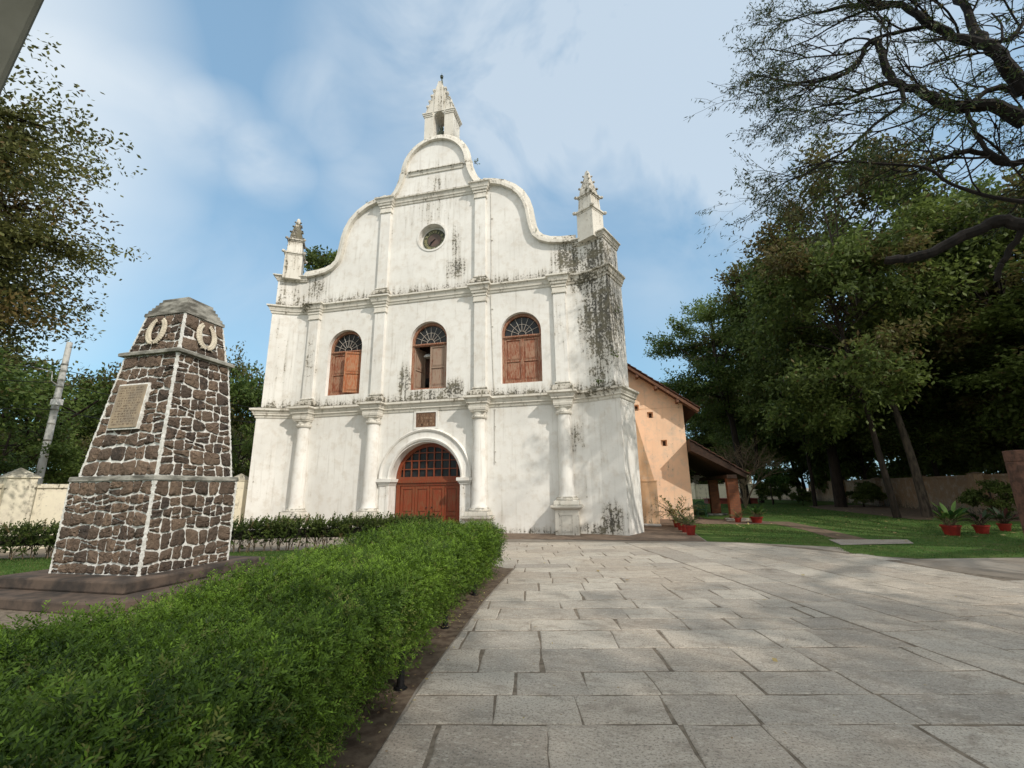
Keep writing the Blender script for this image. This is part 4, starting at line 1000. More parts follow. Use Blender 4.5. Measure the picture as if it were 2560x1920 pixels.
    for k in range(int(tot*7)):
        ss=r.uniform(.1,tot-.1); x=float(np.interp(ss,L,line[:,0])); y=float(np.interp(ss,L,line[:,1])); ww=hw*.75
        ox,oy=r.uniform(-ww,ww),r.uniform(-.1,.1); z_=h*.75
        t.tube([(x+ox,y+oy*.5,0),(x+ox+r.uniform(-.06,.06),y+oy+r.uniform(-.06,.06),z_*.45),(x+ox+r.uniform(-.16,.16),y+oy+r.uniform(-.16,.16),z_)],[.014,.010,.006],5)
        for _ in range(3): t.tube([(x+ox,y+oy*.5,z_*r.uniform(.1,.4)),(x+ox+r.uniform(-.2,.2),y+oy+r.uniform(-.2,.2),z_*r.uniform(.6,.95))],[.008,.004],4)
    t.build('stem',M['twig'] if side_open else M['timber'],root)
    return root
near=[sprig(60,.22,.024,.0072,k) for k in range(8)]
far=[sprig(18,.17,.045,.016,k+20) for k in range(4)]
hedge('hedge','thick bright green clipped hedge along the left edge of the stone paving, nearest the viewer',
 [(4.25,-8.05,.87),(4.42,-9.2,.85),(4.66,-11,.79),(4.80,-12.3,.78),(5.12,-13.6,.69),(5.22,-14.8,.78),(5.30,-16.0,.90),(5.5,-18,1.0),(5.7,-19.5,1.0)],.76,.77,2700,near,M['hedge'],bulge=.09,lowcut=.16)
hedge('hedge','thin olive green hedge with bare stems running behind the stone memorial towards the church door',
 [(-11,-9.5,.34),(-7.6,-8.0,.34),(-4,-6.55,.34),(-.8,-5.2,.34),(1.4,-4.5,.34),(2.3,-4.25,.3)],.34,.74,900,far,M['hedge_far'],side_open=.9,bulge=.04)
# iron posts along the hedge
for k,(x,y) in enumerate(((5.80,-13.45),(5.55,-11.8),(5.37,-10.1),(5.22,-8.7))):
    lab=['short black iron post under the hedge, nearest the viewer','second black iron post along the hedge edge, counting from the viewer','third black iron post along the hedge edge, counting from the viewer','farthest black iron post at the hedge edge, close to the hedge corner'][k]
    t=thing('iron_post',lab,'post',(x,y,0),group='black iron posts along the hedge')
    m=MB(); m.lathe(x,y,[(0,.045),(.03,.045),(.035,.032),(.30,.030),(.31,.040),(.33,.040),(.34,.03),(.40,.028),(.41,.036),(.43,.02)],12); m.build('shaft',M['black'],t,True)
    m=MB(); m.lathe(x,y,[(-.005,.06),(.018,.06),(.02,.05)],12); m.build('foot',M['black'],t,True)

# ================= BOUNDARY WALLS, POLE =================
def bwall(name,label,pts,h,mat,pillars,th=.12,ph=.35,cap=True,pw=.22):
    t=thing(name,label,'wall',(pts[0][0],pts[0][1],0)); m=MB(); c=MB()
    for a,b in zip(pts[:-1],pts[1:]):
        a=np.array(a,float);b=np.array(b,float); d=(b-a)/np.linalg.norm(b-a); n=np.array((-d[1],d[0]))
        for mm,e,z0,z1 in ((m,th,-.02,h-.12),(c,th+.05,h-.12,h)):
            q=[a+n*e,a-n*e,b-n*e,b+n*e]; mm.prism([tuple(p) for p in q],z0,z1)
    m.build('wall_panel',mat,t); c.build('coping',mat,t)
    for x,y in pillars:
        m=MB(); a=pts[0]; b=pts[1]
        ang=math.atan2(pts[1][1]-pts[0][1],pts[1][0]-pts[0][0]); 
        v=[]
        m.stack(0,0,[(-.02,pw),(h+ph*.35,pw),(h+ph*.36,pw+.05),(h+ph*.42,pw+.05),(h+ph,.01)])
        cs,sn=math.cos(ang),math.sin(ang); m.v=[(x+p[0]*cs-p[1]*sn,y+p[0]*sn+p[1]*cs,p[2]) for p in m.v]
        m.build('pillar',mat,t)
    return t
bwall('boundary_wall','cream plastered boundary wall with pyramid capped pillars left of the church',[(-8.6,1.4),(-10.75,-7.3),(-14.5,-22)],2.0,M['wall'],[(-8.95,.0),(-10.6,-6.9),(-12.4,-14)],ph=.5,pw=.34)
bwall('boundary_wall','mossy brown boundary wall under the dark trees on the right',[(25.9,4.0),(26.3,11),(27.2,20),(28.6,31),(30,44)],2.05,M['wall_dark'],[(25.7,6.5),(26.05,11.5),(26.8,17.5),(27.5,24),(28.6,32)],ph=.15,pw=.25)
bwall('boundary_wall','pale boundary wall crossing behind the porch and red bench',[(30,46),(20,50.5),(8,53)],2.0,M['wall'],[(26,47.8),(22,49.6),(18,50.9),(13,52)],ph=.3)
x,y,_=at(93,1215,27)
t=thing('utility_pole','tall grey concrete utility pole with brackets and wires beyond the left wall','pole',(x,y,0))
m=MB(); m.tube([(x,y,-.05),(x,y,8.22)],[.155,.105],16); m.build('shaft',M['concrete'],t,True)
m=MB(); m.tube([(x,y,6.2),(x-.05,y-.3,6.4),(x-.3,y-.2,6.85),(x-1.0,y-.5,7.05)],[.022,.022,.02,.016],6); m.build('bracket_arm',M['concrete'],t,True)
m=MB(); m.box(x+.15,x+.5,y-.3,y-.05,5.35,5.6); m.build('switch_box',M['white'],t,bevel=.01)
for z in (7.2,6.9,6.5,6.2,5.7,5.2,4.6,3.9): m=MB(); m.lathe(x,y,[(z-.03,.168-.006*z),(z+.03,.168-.006*z)],16); m.build('band',M['capstone'],t,True)
for k,(dz,e1,e2,lab) in enumerate(((6.95,(-30,-30,6.4),(-16,22,8.6),'upper black cable strung across the grey pole'),(6.35,(-32,-27,5.9),(-17,20,7.2),'middle black cable strung across the grey pole'),(5.2,(-33,-24,4.9),(-18,18,6.0),'lowest black cable strung across the grey pole'))):
    m=MB(); P0=np.array((x,y-.13,dz)); pts=[]
    for s,e in ((1,e1),(0,e2)):
        e=np.array(e,float); seq=[e+(P0-e)*q-np.array((0,0,1.2*q*(1-q)*1.6)) for q in np.linspace(0,1,10)]
        pts+=seq if s else seq[::-1][1:]
    m.tube(pts,.016,5); o=m.build('cable',M['cable']); tag(o,lab,'cable','cables on the utility pole')
# top-left near pillar of the entrance gate, leaning inwards
a=ray(0,238)*2.0; b=ray(111,0)*2.0; A0=CAM+a; B0=CAM+b; dd=(B0-A0); 
t=thing('gate_buttress','rough grey green cement gate buttress slanting across the upper left corner','buttress',tuple(A0-dd*1.0+np.array((-.3,0,-.3))))
e1=A0-dd*1.3; e2=B0+dd*1.6; sd=unit(np.cross(dd,a)); sd=-sd if sd@Rv>0 else sd
bk=unit(a)
m=MB(); v=[]
for e in (e1,e2):
    for s_,k_ in ((0,0),(0,.5),(1.3,.5),(1.3,0)): v.append(e+sd*s_+bk*k_)
m.add(v,[(0,1,2,3),(7,6,5,4),(0,4,5,1),(1,5,6,2),(2,6,7,3),(3,7,4,0)]); m.build('shaft',M['nearcon'],t,bevel=.02)

# ================= PROPS =================
def frond(L,w,n,arc,seed):
    r=random.Random(seed); V=[];F=[]
    return V,F
def pot(r,h,x,y):
    m=MB(); m.lathe(x,y,[(0,r*.72),(h*.82,r*.95),(h*.82,r*1.06),(h,r*1.08),(h,r*.93),(h*.88,r*.9)],20); return m
def potted(x,y,r,h,kind,label,ph,group='plants in red pots'):
    t=thing('potted_plant',label,'plant',(x,y,0),group=group)
    pot(r,h,x,y).build('pot',M['pot'],t,True); m=MB(); m.lathe(x,y,[(h*.86,.001),(h*.88,r*.9)],14); m.build('soil',M['soil'],t)
    rr=random.Random(int(x*100)); n=int({'palm':26,'broad':44,'bush':30,'dark':30}[kind]*1.0); V=[];F=[];T=[];b=0; st=MB()
    for k in range(n):
        a=rr.uniform(0,6.28); lean=rr.uniform(.25,1.0); L=ph*rr.uniform(.6,1.05); d=np.array((math.cos(a)*lean,math.sin(a)*lean,1.0)); d/=np.linalg.norm(d)
        base_=np.array((x+rr.uniform(-.4,.4)*r,y+rr.uniform(-.4,.4)*r,h*.9))
        pts=[]
        for q in np.linspace(0,1,7): pts.append(base_+d*L*q-np.array((0,0,.55*L*lean*q*q))+np.array((math.cos(a),math.sin(a),0))*L*.25*q*q)
        if kind in('palm','bush'):
            st.tube(pts,[.006]*7,4)
            for i in range(2,7):
                for s_ in (-1,1,-.4,.6):
                    side=np.array((-math.sin(a),math.cos(a),0)); ld=unit(side*s_+ (pts[i]-pts[i-1])/np.linalg.norm(pts[i]-pts[i-1])*.8+np.array((0,0,rr.uniform(-.4,.3)))); ll=L*(.30 if kind=='palm' else .16)*rr.uniform(.7,1.1)
                    ww=ll*(.14 if kind=='palm' else .45); C=pts[i]; S=unit(np.cross(ld,np.array((0,0,1.))))
                    V+= [C,C+ld*ll*.5+S*ww*.5,C+ld*ll-np.array((0,0,ll*.2)),C+ld*ll*.5-S*ww*.5]; F.append((b,b+1,b+2,b+3)); b+=4; T+=[rr.random()]*4
        else:
            st.tube(pts[:4],[.007]*4,4); i=2; side=np.array((-math.sin(a),math.cos(a),0)); ww=L*.075*rr.uniform(.8,1.2); tt=rr.random()
            prof_=[0.1,.7,1.0,.75,.03]
            for j,pv in enumerate(prof_): 
                c=pts[i+j]; V+=[c-side*ww*pv+np.array((0,0,.25*ww*pv)),c,c+side*ww*pv+np.array((0,0,.25*ww*pv))]; T+=[tt]*3
            for j in range(4):
                o_=b+3*j; F+=[(o_,o_+1,o_+4,o_+3),(o_+1,o_+2,o_+5,o_+4)]
            b+=15
    mt={'palm':M['palm_leaf'],'broad':M['pot_leaf'],'bush':M['pot_leaf'],'dark':M['pot_leaf_dark']}[kind]
    npmesh('leaves',np.array(V),np.array(F),mt,t,np.array(T),(np.array(T)>.85)*1.0)
    st.build('stems',M['twig'] if kind!='dark' else M['timber'],t)
potted(9.97,3.1,.17,.30,'palm','tallest yellowish palm like plant in a red pot against the orange wall',1.25)
potted(9.95,1.75,.16,.28,'bush','low plant in a red pot directly in front of the tall palm like one',.5)
potted(9.98,.85,.16,.28,'bush','low plant in a red pot directly behind the nearest pot at the paving corner',.5)
potted(10.02,-.15,.175,.33,'bush','bushy plant in the nearest red pot of the row at the paving corner',.6)
potted(12.95,5.9,.15,.22,'palm','small reddish plant in a small red pot before the brick pillar',.5)
potted(13.7,5.75,.26,.27,'broad','broad leaved plant in a wide red pot beside the path',.75)
potted(17.95,.4,.25,.32,'broad','large leafy green plant in the biggest red pot on the right lawn',.95)
potted(19.2,1.1,.21,.27,'dark','dark drooping plant in a red pot between two others on the right lawn',.8)
potted(20.5,2.1,.18,.25,'dark','sparse dark plant in the rightmost red pot near the laterite frame',.8)
# pipe
m=MB(); a=np.array((8.6,3.6,.06)); b=np.array((9.3,3.35,.06)); b=np.array((9.35,3.4,.06)); v0=a-(b-a)*.3
m.tube([v0,b],.055,14); o=m.build('pipe',M['white'],smooth=True); tag(o,'white plastic pipe lying on the ground at the foot of the buttress','pipe')
# chair
t=thing('garden_chair','green plastic armchair with slatted round back standing in the porch','chair',(12.0,9.8,0))
cx,cy=12.05,9.8
m=MB(); m.box(cx-.22,cx+.22,cy-.22,cy+.22,.40,.43); m.build('seat',M['chair'],t,bevel=.01)
for sx in (-1,1):
    for sy in (-1,1): m=MB(); m.tube([(cx+sx*.20,cy+sy*.20,.41),(cx+sx*.25,cy+sy*.26,0)],[.025,.02],8); m.build('leg',M['chair'],t,True)
    m=MB(); m.tube([(cx+sx*.24,cy-.24,.42),(cx+sx*.27,cy-.22,.64),(cx+sx*.27,cy+.2,.66)],[.022,.025,.022],8); m.build('armrest',M['chair'],t,True)
m=MB(); m.tube([(cx+.27*math.cos(q),cy+.25,.55+.30*math.sin(q)) for q in np.linspace(-.3,math.pi+.3,16)],.022,8)
for k in range(-3,4): m.tube([(cx+k*.06,cy+.25,.43),(cx+k*.065,cy+.26,.55+.29*math.sqrt(max(.05,1-(k*.065/.27)**2)))],.012,6)
m.build('backrest',M['chair'],t,True)
# red bench round the tree
t=thing('bench','low red oxide masonry bench around a tree beyond the porch','bench',(19,33,0))
m=MB(); m.box(16.3,20.8,31.6,33.8,0,.42); m.build('base',M['benchred'],t); m=MB(); m.box(16.2,20.9,31.5,33.9,.42,.5); m.build('top',M['benchred'],t,bevel=.02)
# gate frame at the right edge
gx,gy=18.15,-2.5
t=thing('notice_frame','reddish laterite block frame with a pale board at the right edge of the lawn','sign',(gx,gy,0))
for a_,b_ in ((gx-.2,gx+.16),(gx+1.6,gx+2.0)): m=MB(); m.box(a_,b_,gy-.2,gy+.2,-.02,2.15); m.build('pier',M['laterite'],t,bevel=.02)
m=MB(); m.box(gx-.2,gx+2.0,gy-.2,gy+.2,2.152,2.45); m.build('lintel',M['laterite'],t,bevel=.02)
m=MB(); m.box(gx+.16,gx+1.6,gy-.03,gy+.03,.95,2.05); m.build('board',M['white'],t)
m=MB(); m.box(gx+.16,gx+.22,gy-.06,gy-.03,.95,2.05); m.box(gx+.22,gx+1.6,gy-.06,gy-.03,.95,.99); m.build('board_frame',M['bars'],t)
# far house with tiled roof
t=thing('house','far white house with red tiled roof seen under the porch roof','house',(16,60,0))
m=MB(); m.box(8,28,60,66,0,3.6); m.build('wall',M['wall'],t)
m=MB(); m.add([(7,58.6,3.5),(29,58.6,3.5),(29,68,3.5),(7,68,3.5),(9,63,7.4),(27,63,7.4)],[(0,1,5,4),(1,2,5),(2,3,4,5),(3,0,4)]); m.build('roof',M['tile_far'],t)
for xx in (12,15,18,21,24):
    m=MB(); m.box(xx-.5,xx+.5,59.9,60.0,1.2,2.6); m.build('window',M['glass'],t)
x,y,_=at(450,1090,52)
t=thing('house','pale house wall half hidden by the trees left of the memorial','house',(x,y,0))
m=MB(); m.box(x-5,x+5,y,y+6,0,8); m.build('wall',M['wall'],t); m=MB(); m.frus(x,y+3,8.003,10,5.6,3.6,.5,.3); m.build('roof',M['tile_far'],t)

# ================= GRASS =================
def grass(name,label,poly,n,h,mat):
    P=np.array(poly); lo,hi=P.min(0),P.max(0); C=rng.uniform(lo,hi,(n,2)); m_=np.array([inreg(a,b,poly) for a,b in C]); C=C[m_]
    d=np.hypot(C[:,0]-CAM[0],C[:,1]-CAM[1]); keep=rng.uniform(0,1,len(C))<np.clip((14/d)**1.4,.05,1); C=C[keep]; d=d[keep]; k=len(C)
    C3=np.concatenate([C,np.full((k,1),.0)],1); D=unit(np.stack([rng.normal(0,.5,k),rng.normal(0,.5,k),np.ones(k)],1)); sc_=np.clip(d/14,1,2.2)
    V,F=leafquads(C3,D,rdir(k),rng.uniform(.5,1.2,k)*h*sc_**.4,.010*sc_)
    tt=np.clip(.5+.5*vnoise(C3,1.2,2)+.3*rng.normal(size=k),0,1)
    o=npmesh(name,V,F,mat,None,np.repeat(tt,4),np.repeat((rng.uniform(size=k)<.12)*1.0,4)); o['kind']='stuff'; tag(o,label,'grass')
grass('grass','short green lawn grass around the stone memorial',[(-9,-12),(-2.9,-12.9),(-2.9,-8.1),(1.5,-8.3),(1.5,-13.2),(-3,-13.2),(-4,-16),(3.6,-16),(3.6,-12.6),(3.2,-9),(3.1,-7.8),(2.2,-4.5),(-9,-8.5)],150000,.05,M['grass'])
grass('grass','shaded green lawn grass between the paving and the right boundary wall',[(11.0,-2.2),(13.2,-3.0),(12.9,-4.6),(14,-5.1),(16.4,-4.6),(24,-5),(23,4),(20.9,8),(21.0,14),(21.3,21),(24.5,28),(27,30),(16,30),(15.4,5),(15.2,-1),(15.95,-1.1),(15.6,-2.3),(13.5,-2.85),(13.2,-1.3),(14.1,-1.3),(13.9,4.7),(10.4,4.8)],170000,.05,M['grass'])
# fallen leaves
def fallen(name,label,poly,n,size,kind):
    P=np.array(poly); C=rng.uniform(P.min(0),P.max(0),(n,2)); C=np.array([c for c in C if inreg(c[0],c[1],poly)]); k=len(C)
    C3=np.concatenate([C,rng.uniform(.035,.05,(k,1))],1); D=unit(np.stack([rng.normal(size=k),rng.normal(size=k),rng.normal(0,.12,k)],1))
    V,F=leafquads(C3,D,np.array([[0,0,1.]])+rng.normal(0,.2,(k,3)),rng.uniform(.6,1.2,k)*size,rng.uniform(.6,1.2,k)*size*.55)
    o=npmesh(name,V,F,M['drygold'],None,np.repeat(rng.uniform(size=k),4),np.zeros(4*k)); o['kind']='stuff'; tag(o,label,'leaves')
fallen('fallen_leaves','dry fallen leaves scattered over the right lawn',[(11,-2.5),(16,-4.5),(24,-4),(26,20),(14,20),(12,5)],260,.16,0)
fallen('leaf_litter','small brown litter along the soil strip beside the hedge',[(5.1,-8),(5.5,-8),(6.1,-14),(6.9,-18),(5.9,-18),(5.3,-12)],1100,.035,0)
fallen('fallen_leaves','few large dry leaves lying on the stone paving',[(5.8,-6),(13,-6),(18,-12),(9,-15.5),(6.3,-14)],16,.10,0)
fallen('leaf_litter','tiny dry bits lying on the stone paving',[(5.6,-8),(13,-8),(20,-14),(16,-18),(7,-17)],420,.028,0)
# ================= TREES =================
def bez(p0,p1,p2,n): t=np.linspace(0,1,n)[:,None]; return (1-t)**2*p0+2*t*(1-t)*p1+t*t*p2
def make_tree(name,label,cat,loc,H,rad,zb,nl,nsub,nleaf,ls,lw,leaf,bark,tr,seed,group=None,flat=.75,lean=(0,0),wisp=.0,vis=None,hang=0,lobe=.33,brown=.08,spread=1.0,nolimbs=False):
    """trunk, limbs to lobes of the crown, twigs from each lobe, leaves round every twig end"""
    g=np.random.default_rng(seed); root=thing(name,label,cat,loc,group=group); O=np.array(loc,float)
    c0=np.array((lean[0],lean[1],(H+zb)/2)); hz=(H-zb)/2
    # lobes
    Lc=[]
    tries=0
    while len(Lc)<nl and tries<6000:
        tries+=1
        p=g.normal(size=3); p/=np.linalg.norm(p); rr=g.uniform(.35,1)**.6; q=c0+p*np.array((rad,rad,hz))*rr*(1-lobe*.7)
        if all(np.linalg.norm((q-o)/np.array((1,1,flat)))>rad*lobe*.62 for o in Lc): Lc.append(q)
    fork=np.array((lean[0]*.3,lean[1]*.3,zb+(H-zb)*.15))
    m=MB(); ld=bez(np.array((lean[0]*.3,lean[1]*.3,zb+(H-zb)*.15)),(fork+c0)/2+g.normal(0,.03*rad,3),c0+np.array((0,0,hz*.55)),8)
    m.tube(ld,list(np.linspace(tr*.68,.05,8)),9); tp=bez(np.zeros(3)-np.array((0,0,.1)),np.array((lean[0]*.05+g.normal(0,.15),lean[1]*.05,fork[2]*.5)),fork,8)
    m.tube(tp,list(np.linspace(tr*1.15,tr*.7,8)),12)
    EP=[];ED=[];EL=[]
    for li,q in enumerate(Lc):
        f_=ld[int(np.clip(g.integers(0,4)+(3 if q[2]>c0[2] else 0),0,6))]
        mid=(f_+q)/2+np.array((0,0,g.uniform(.0,.12)*rad))+g.normal(0,.05*rad,3)
        b=bez(f_,mid,q,7); r0=tr*g.uniform(.16,.30)
        m.tube(b,list(np.linspace(r0,.05*tr+.02,7)),6)
        lr=rad*lobe*g.uniform(.75,1.2)
        out=unit((q-c0)*np.array((1,1,.6)))
        for k in range(nsub):
            d=unit(g.normal(size=3)*np.array((1,1,flat))+out*.55+np.array((0,0,.1-hang))); e=q+d*lr*g.uniform(.35,1.0)*np.array((1,1,flat))
            if k%2==0: mm=(q+e)/2+g.normal(0,.06*lr,3); m.tube([q+(mm-q)*.1,mm,e],[.035*tr/.4+.006,.022*tr/.4+.004,.008],3)
            EP.append(e); ED.append(d); EL.append(li)
    m.v=[(x+O[0],y+O[1],z+O[2]) for x,y,z in m.v]
    trunk=m.build('trunk',bark,root,True)
    EP=np.array(EP);ED=np.array(ED);EL=np.array(EL); k=len(EP)
    idx=np.repeat(np.arange(k),nleaf); cl=rad*lobe*.30*spread
    along=g.uniform(-1,1,len(idx))[:,None]
    C=EP[idx]+ED[idx]*along*cl*(1+wisp)+g.normal(size=(len(idx),3))*cl*np.array((.45,.45,.38))*(1-.35*wisp)
    D=unit(ED[idx]*.5+g.normal(size=C.shape)*.8+np.array((0,0,-.25-hang))); Nn=unit(np.array((0,0,1.))+g.normal(size=C.shape)*.7)
    V,F=leafquads(C+O,D,Nn,g.uniform(.7,1.3,len(C))*ls,g.uniform(.7,1.3,len(C))*lw)
    # leaf colour varies branch by branch and leaf by leaf
    tb=g.uniform(.1,.85,len(Lc))[EL[idx]]*.6+g.uniform(0,.5,k)[idx]*.5+g.normal(0,.13,len(C))
    br=(g.uniform(size=len(Lc))<brown)[EL[idx]]*g.uniform(.3,.9,len(C)); br=np.maximum(br,(g.uniform(size=len(C))<.03)*.8)
    npmesh('crown',V,F,leaf,root,np.repeat(np.clip(tb,0,1),4),np.repeat(br,4))
    return root
def copy_tree(src,label,loc,rz,s,group=None):
    o=src.copy(); COL.objects.link(o); o.location=loc; o.rotation_euler=(0,0,rz); o.scale=s if hasattr(s,'__len__') else (s,s,s); o['label']=label
    if group: o['group']=group
    for ch in src.children:
        c=ch.copy(); COL.objects.link(c); c.parent=o
    return o
GR='dark trees massed on the right'
T1=make_tree('broadleaf_tree','tall dark leafy tree with the thickest black trunk, in the middle of the right lawn','tree',(24.0,22.3,0),26.0,7.4,4.6,32,16,66,.34,.17,M['leaf_dark'],M['bark'],.36,11,GR,brown=.12)
T2=make_tree('broadleaf_tree','very tall brown flowered tree with a pale leaning trunk, nearest the big red pot','tree',(22.6,9.9,0),24.4,6.8,3.8,34,16,66,.30,.15,M['leaf_dark'],M['bark_pale'],.19,12,GR,brown=.30,lean=(-.4,3.0))
T3=make_tree('feathery_tree','spreading fine leaved tree with an airy crown rising behind the porch','tree',(19.6,31,0),22.0,7.8,6.0,30,18,64,.32,.14,M['leaf_mid'],M['bark'],.36,13,GR,flat=.5,wisp=.5,brown=.05,lean=(-1.2,0))
T4=make_tree('broadleaf_tree','leafy tree with a thin slanting trunk directly left of the pale leaning trunk','tree',tuple(at(2243,1290,29.5)[:2])+(0,),17.5,5.4,3.6,24,15,62,.28,.14,M['leaf_dark'],M['bark'],.15,14,GR,lean=(-.8,1.0),brown=.15)
copy_tree(T4,'slim tree with a dark thin trunk just left of the thickest black trunk',(22.9,24.0,0),2.1,(.9,.9,.95))
copy_tree(T1,'dense dark tree standing just inside the right boundary wall near the frame edge',(30.5,13,0),1.1,(1.0,1.0,.86))
copy_tree(T4,'bright green crowned tree at the far right beyond the boundary wall',(31.0,6.2,0),4.0,(1.25,1.25,.86))
copy_tree(T3,'broad airy tree beyond the far wall, behind the thick black trunk',(31,44,0),2.5,(1.35,1.35,.95))
copy_tree(T1,'far dark tree filling the gap beyond the red bench',(24,58,0),3.0,(1.3,1.3,.8))
copy_tree(T2,'far tall tree beyond the boundary wall, right of the thickest black trunk',(37,30,0),5.2,(1.35,1.35,.95))
copy_tree(T4,'far round tree showing over the roof of the distant house',(14.5,70,0),.3,(1.9,1.9,1.0))
copy_tree(T1,'tall far tree behind the mass, between the brown flowered tree and the wall',(36,20,0),4.4,(1.2,1.2,.95))
copy_tree(T4,'low hanging dark green tree over the middle of the right wall',(28.6,19.0,0),1.9,(1.05,1.05,.72))
copy_tree(T4,'rounded mid green tree between the airy tree and the thick black trunk',(21.8,34,0),4.8,(1.45,1.45,1.28))
copy_tree(T4,'leafy dark tree beyond the wall between the two slanting trunks',(31.5,24,0),2.6,(1.25,1.25,.8))
copy_tree(T4,'far dark tree above the wall left of the thickest black trunk',(27.5,40,0),1.3,(1.5,1.5,.95))
copy_tree(T4,'dark bushy tree rising over the far wall behind the young tree',(21.5,56,0),.6,(1.6,1.6,.85))
copy_tree(T4,'wide leafy tree beyond the wall, directly behind the leaning pale trunk',(33,15,0),5.6,(1.4,1.4,.62))
copy_tree(T4,'wide low tree beyond the wall just left of the laterite frame',(33,7,0),2.2,(1.2,1.2,.55))
copy_tree(T4,'low dark tree leaning over the wall behind the right hand pots',(28.8,10.2,0),3.3,(1.1,1.1,.68))
UG=make_tree('undergrowth_tree','leafy tree in the low dark row just behind the right boundary wall','tree',(30.5,4.5,0),8.5,3.8,.4,22,15,60,.33,.17,M['leaf_dark'],M['bark'],.18,15,'low trees behind the right boundary wall',brown=.04)
for k,(x,y,s_) in enumerate(((29.5,30,1.1),(30.3,36,1.2),(28.3,41,1.2),(32,45,1.5),(30.5,10,1.0),(31,15.5,1.1),(31.5,21,1.0),(32,26.5,1.15),(33,32.5,1.1),(33,39,1.2),(29,51,1.2),(23,55,1.2),(17,58,1.15),(35,0,1.2),(38,7,1.5),(39,16,1.5),(41,28,1.7),(27,62,1.6))):
    copy_tree(UG,UG['label'],(x,y,0),k*1.3,(s_,s_,s_*1.1))
# left side
GL='trees beyond the left boundary wall'
L1=make_tree('feathery_tree','large feathery olive tree reaching in from the left edge of the view','tree',(-10.9,-14.5,0),14.8,6.6,3.3,78,22,84,.13,.066,M['leaf_olive'],M['bark'],.4,21,None,flat=.36,wisp=1.2,brown=.14,lean=(.2,1.6),lobe=.26)
L2=make_tree('broadleaf_tree','wide dark green tree behind the utility pole','tree',(-27,2.5,0),10.3,6.2,2.2,24,14,60,.30,.14,M['leaf_mid'],M['bark'],.35,22,GL,flat=.6,brown=.06)
copy_tree(L2,'dark green tree partly hidden by the left side of the memorial',(-27.5,10.5,0),2.0,(1.05,1.05,1.08))
copy_tree(L2,'bright green tree between the memorial and the church',(-24.5,17,0),4.0,(.95,.95,1.42))
copy_tree(L2,'dark tree at the extreme left behind the boundary wall',(-24,-5.5,0),1.0,(.95,.95,.98))
copy_tree(L2,'farther dark tree between the pole and the memorial',(-40,8,0),5.0,(1.4,1.4,1.35))
copy_tree(L2,'low dense tree close behind the cream wall left of the pole',(-17.5,-3.6,0),3.0,(.55,.55,.5))
copy_tree(L2,'low dense tree close behind the cream wall right of the pole',(-17.0,1.6,0),.4,(.55,.55,.46))
copy_tree(L2,'low green tree against the left corner of the church',(-15.5,6.5,0),2.4,(.5,.5,.62))
L3=make_tree('slender_tree','small leafy tree top rising behind the left shoulder of the church gable','tree',(-9.3,5.0,0),17.2,2.6,12.4,18,13,40,.22,.10,M['leaf_dark'],M['bark'],.10,23,None,brown=.1)
# young trees and shrubs on the far lawn
S1=make_tree('young_tree','young bright green tree with a thin stem on the sunlit far lawn','tree',(20.6,26.5,0),3.3,1.5,1.4,9,10,40,.17,.09,M['grass'],M['bark_pale'],.05,31,None,brown=0)
S2=make_tree('shrub','dark rounded shrub at the foot of the wall behind the young tree','shrub',(21.8,30.5,0),2.4,1.7,.2,12,12,60,.16,.08,M['leaf_dark'],M['bark'],.06,32,'shrubs along the right boundary wall',brown=0)
copy_tree(S2,'dark shrub behind the base of the thickest black trunk',(25.6,22.5,0),1.0,(1.0,1.0,.8),'shrubs along the right boundary wall')
copy_tree(S2,'dark shrub against the wall behind the rightmost red pot',(24.3,8.2,0),2.0,(.7,.7,.75),'shrubs along the right boundary wall')
copy_tree(S2,'dark shrub left of the thickest black trunk',(22.6,25.5,0),3.0,(.6,.6,.6),'shrubs along the right boundary wall')
S4=make_tree('palm_bush','orange tinged drooping palm bush beside the left corner of the church','palm',(-9.9,2.9,0),4.6,.85,1.8,7,12,34,.42,.045,M['palm_leaf'],M['bark_pale'],.10,33,None,hang=.6,brown=.5)
# bare twiggy shrub behind the porch
t=thing('bare_shrub','leafless pale branched shrub standing behind the porch pillar','shrub',(17.2,21.5,0)); m=MB(); g=random.Random(3)
def twigs(p,d,L,r,dep):
    pts=[p]; 
    for k in range(3):
        d=unit(d+np.array((g.gauss(0,.16),g.gauss(0,.16),g.gauss(0,.1)))); p=p+d*L/3; pts.append(p)
    m.tube(pts,list(np.linspace(r,r*.65,4)),5)
    if dep: 
        for _ in range(3): twigs(pts[g.choice((2,3))],unit(d+np.array((g.gauss(0,.5),g.gauss(0,.5),g.gauss(.1,.3)))),L*.72,r*.62,dep-1)
for _ in range(5): twigs(np.array((17.2,21.5,0)),unit(np.array((g.gauss(0,.3),g.gauss(0,.3),1.2))),2.3,.07,4)
m.build('branches',M['twig'],t)
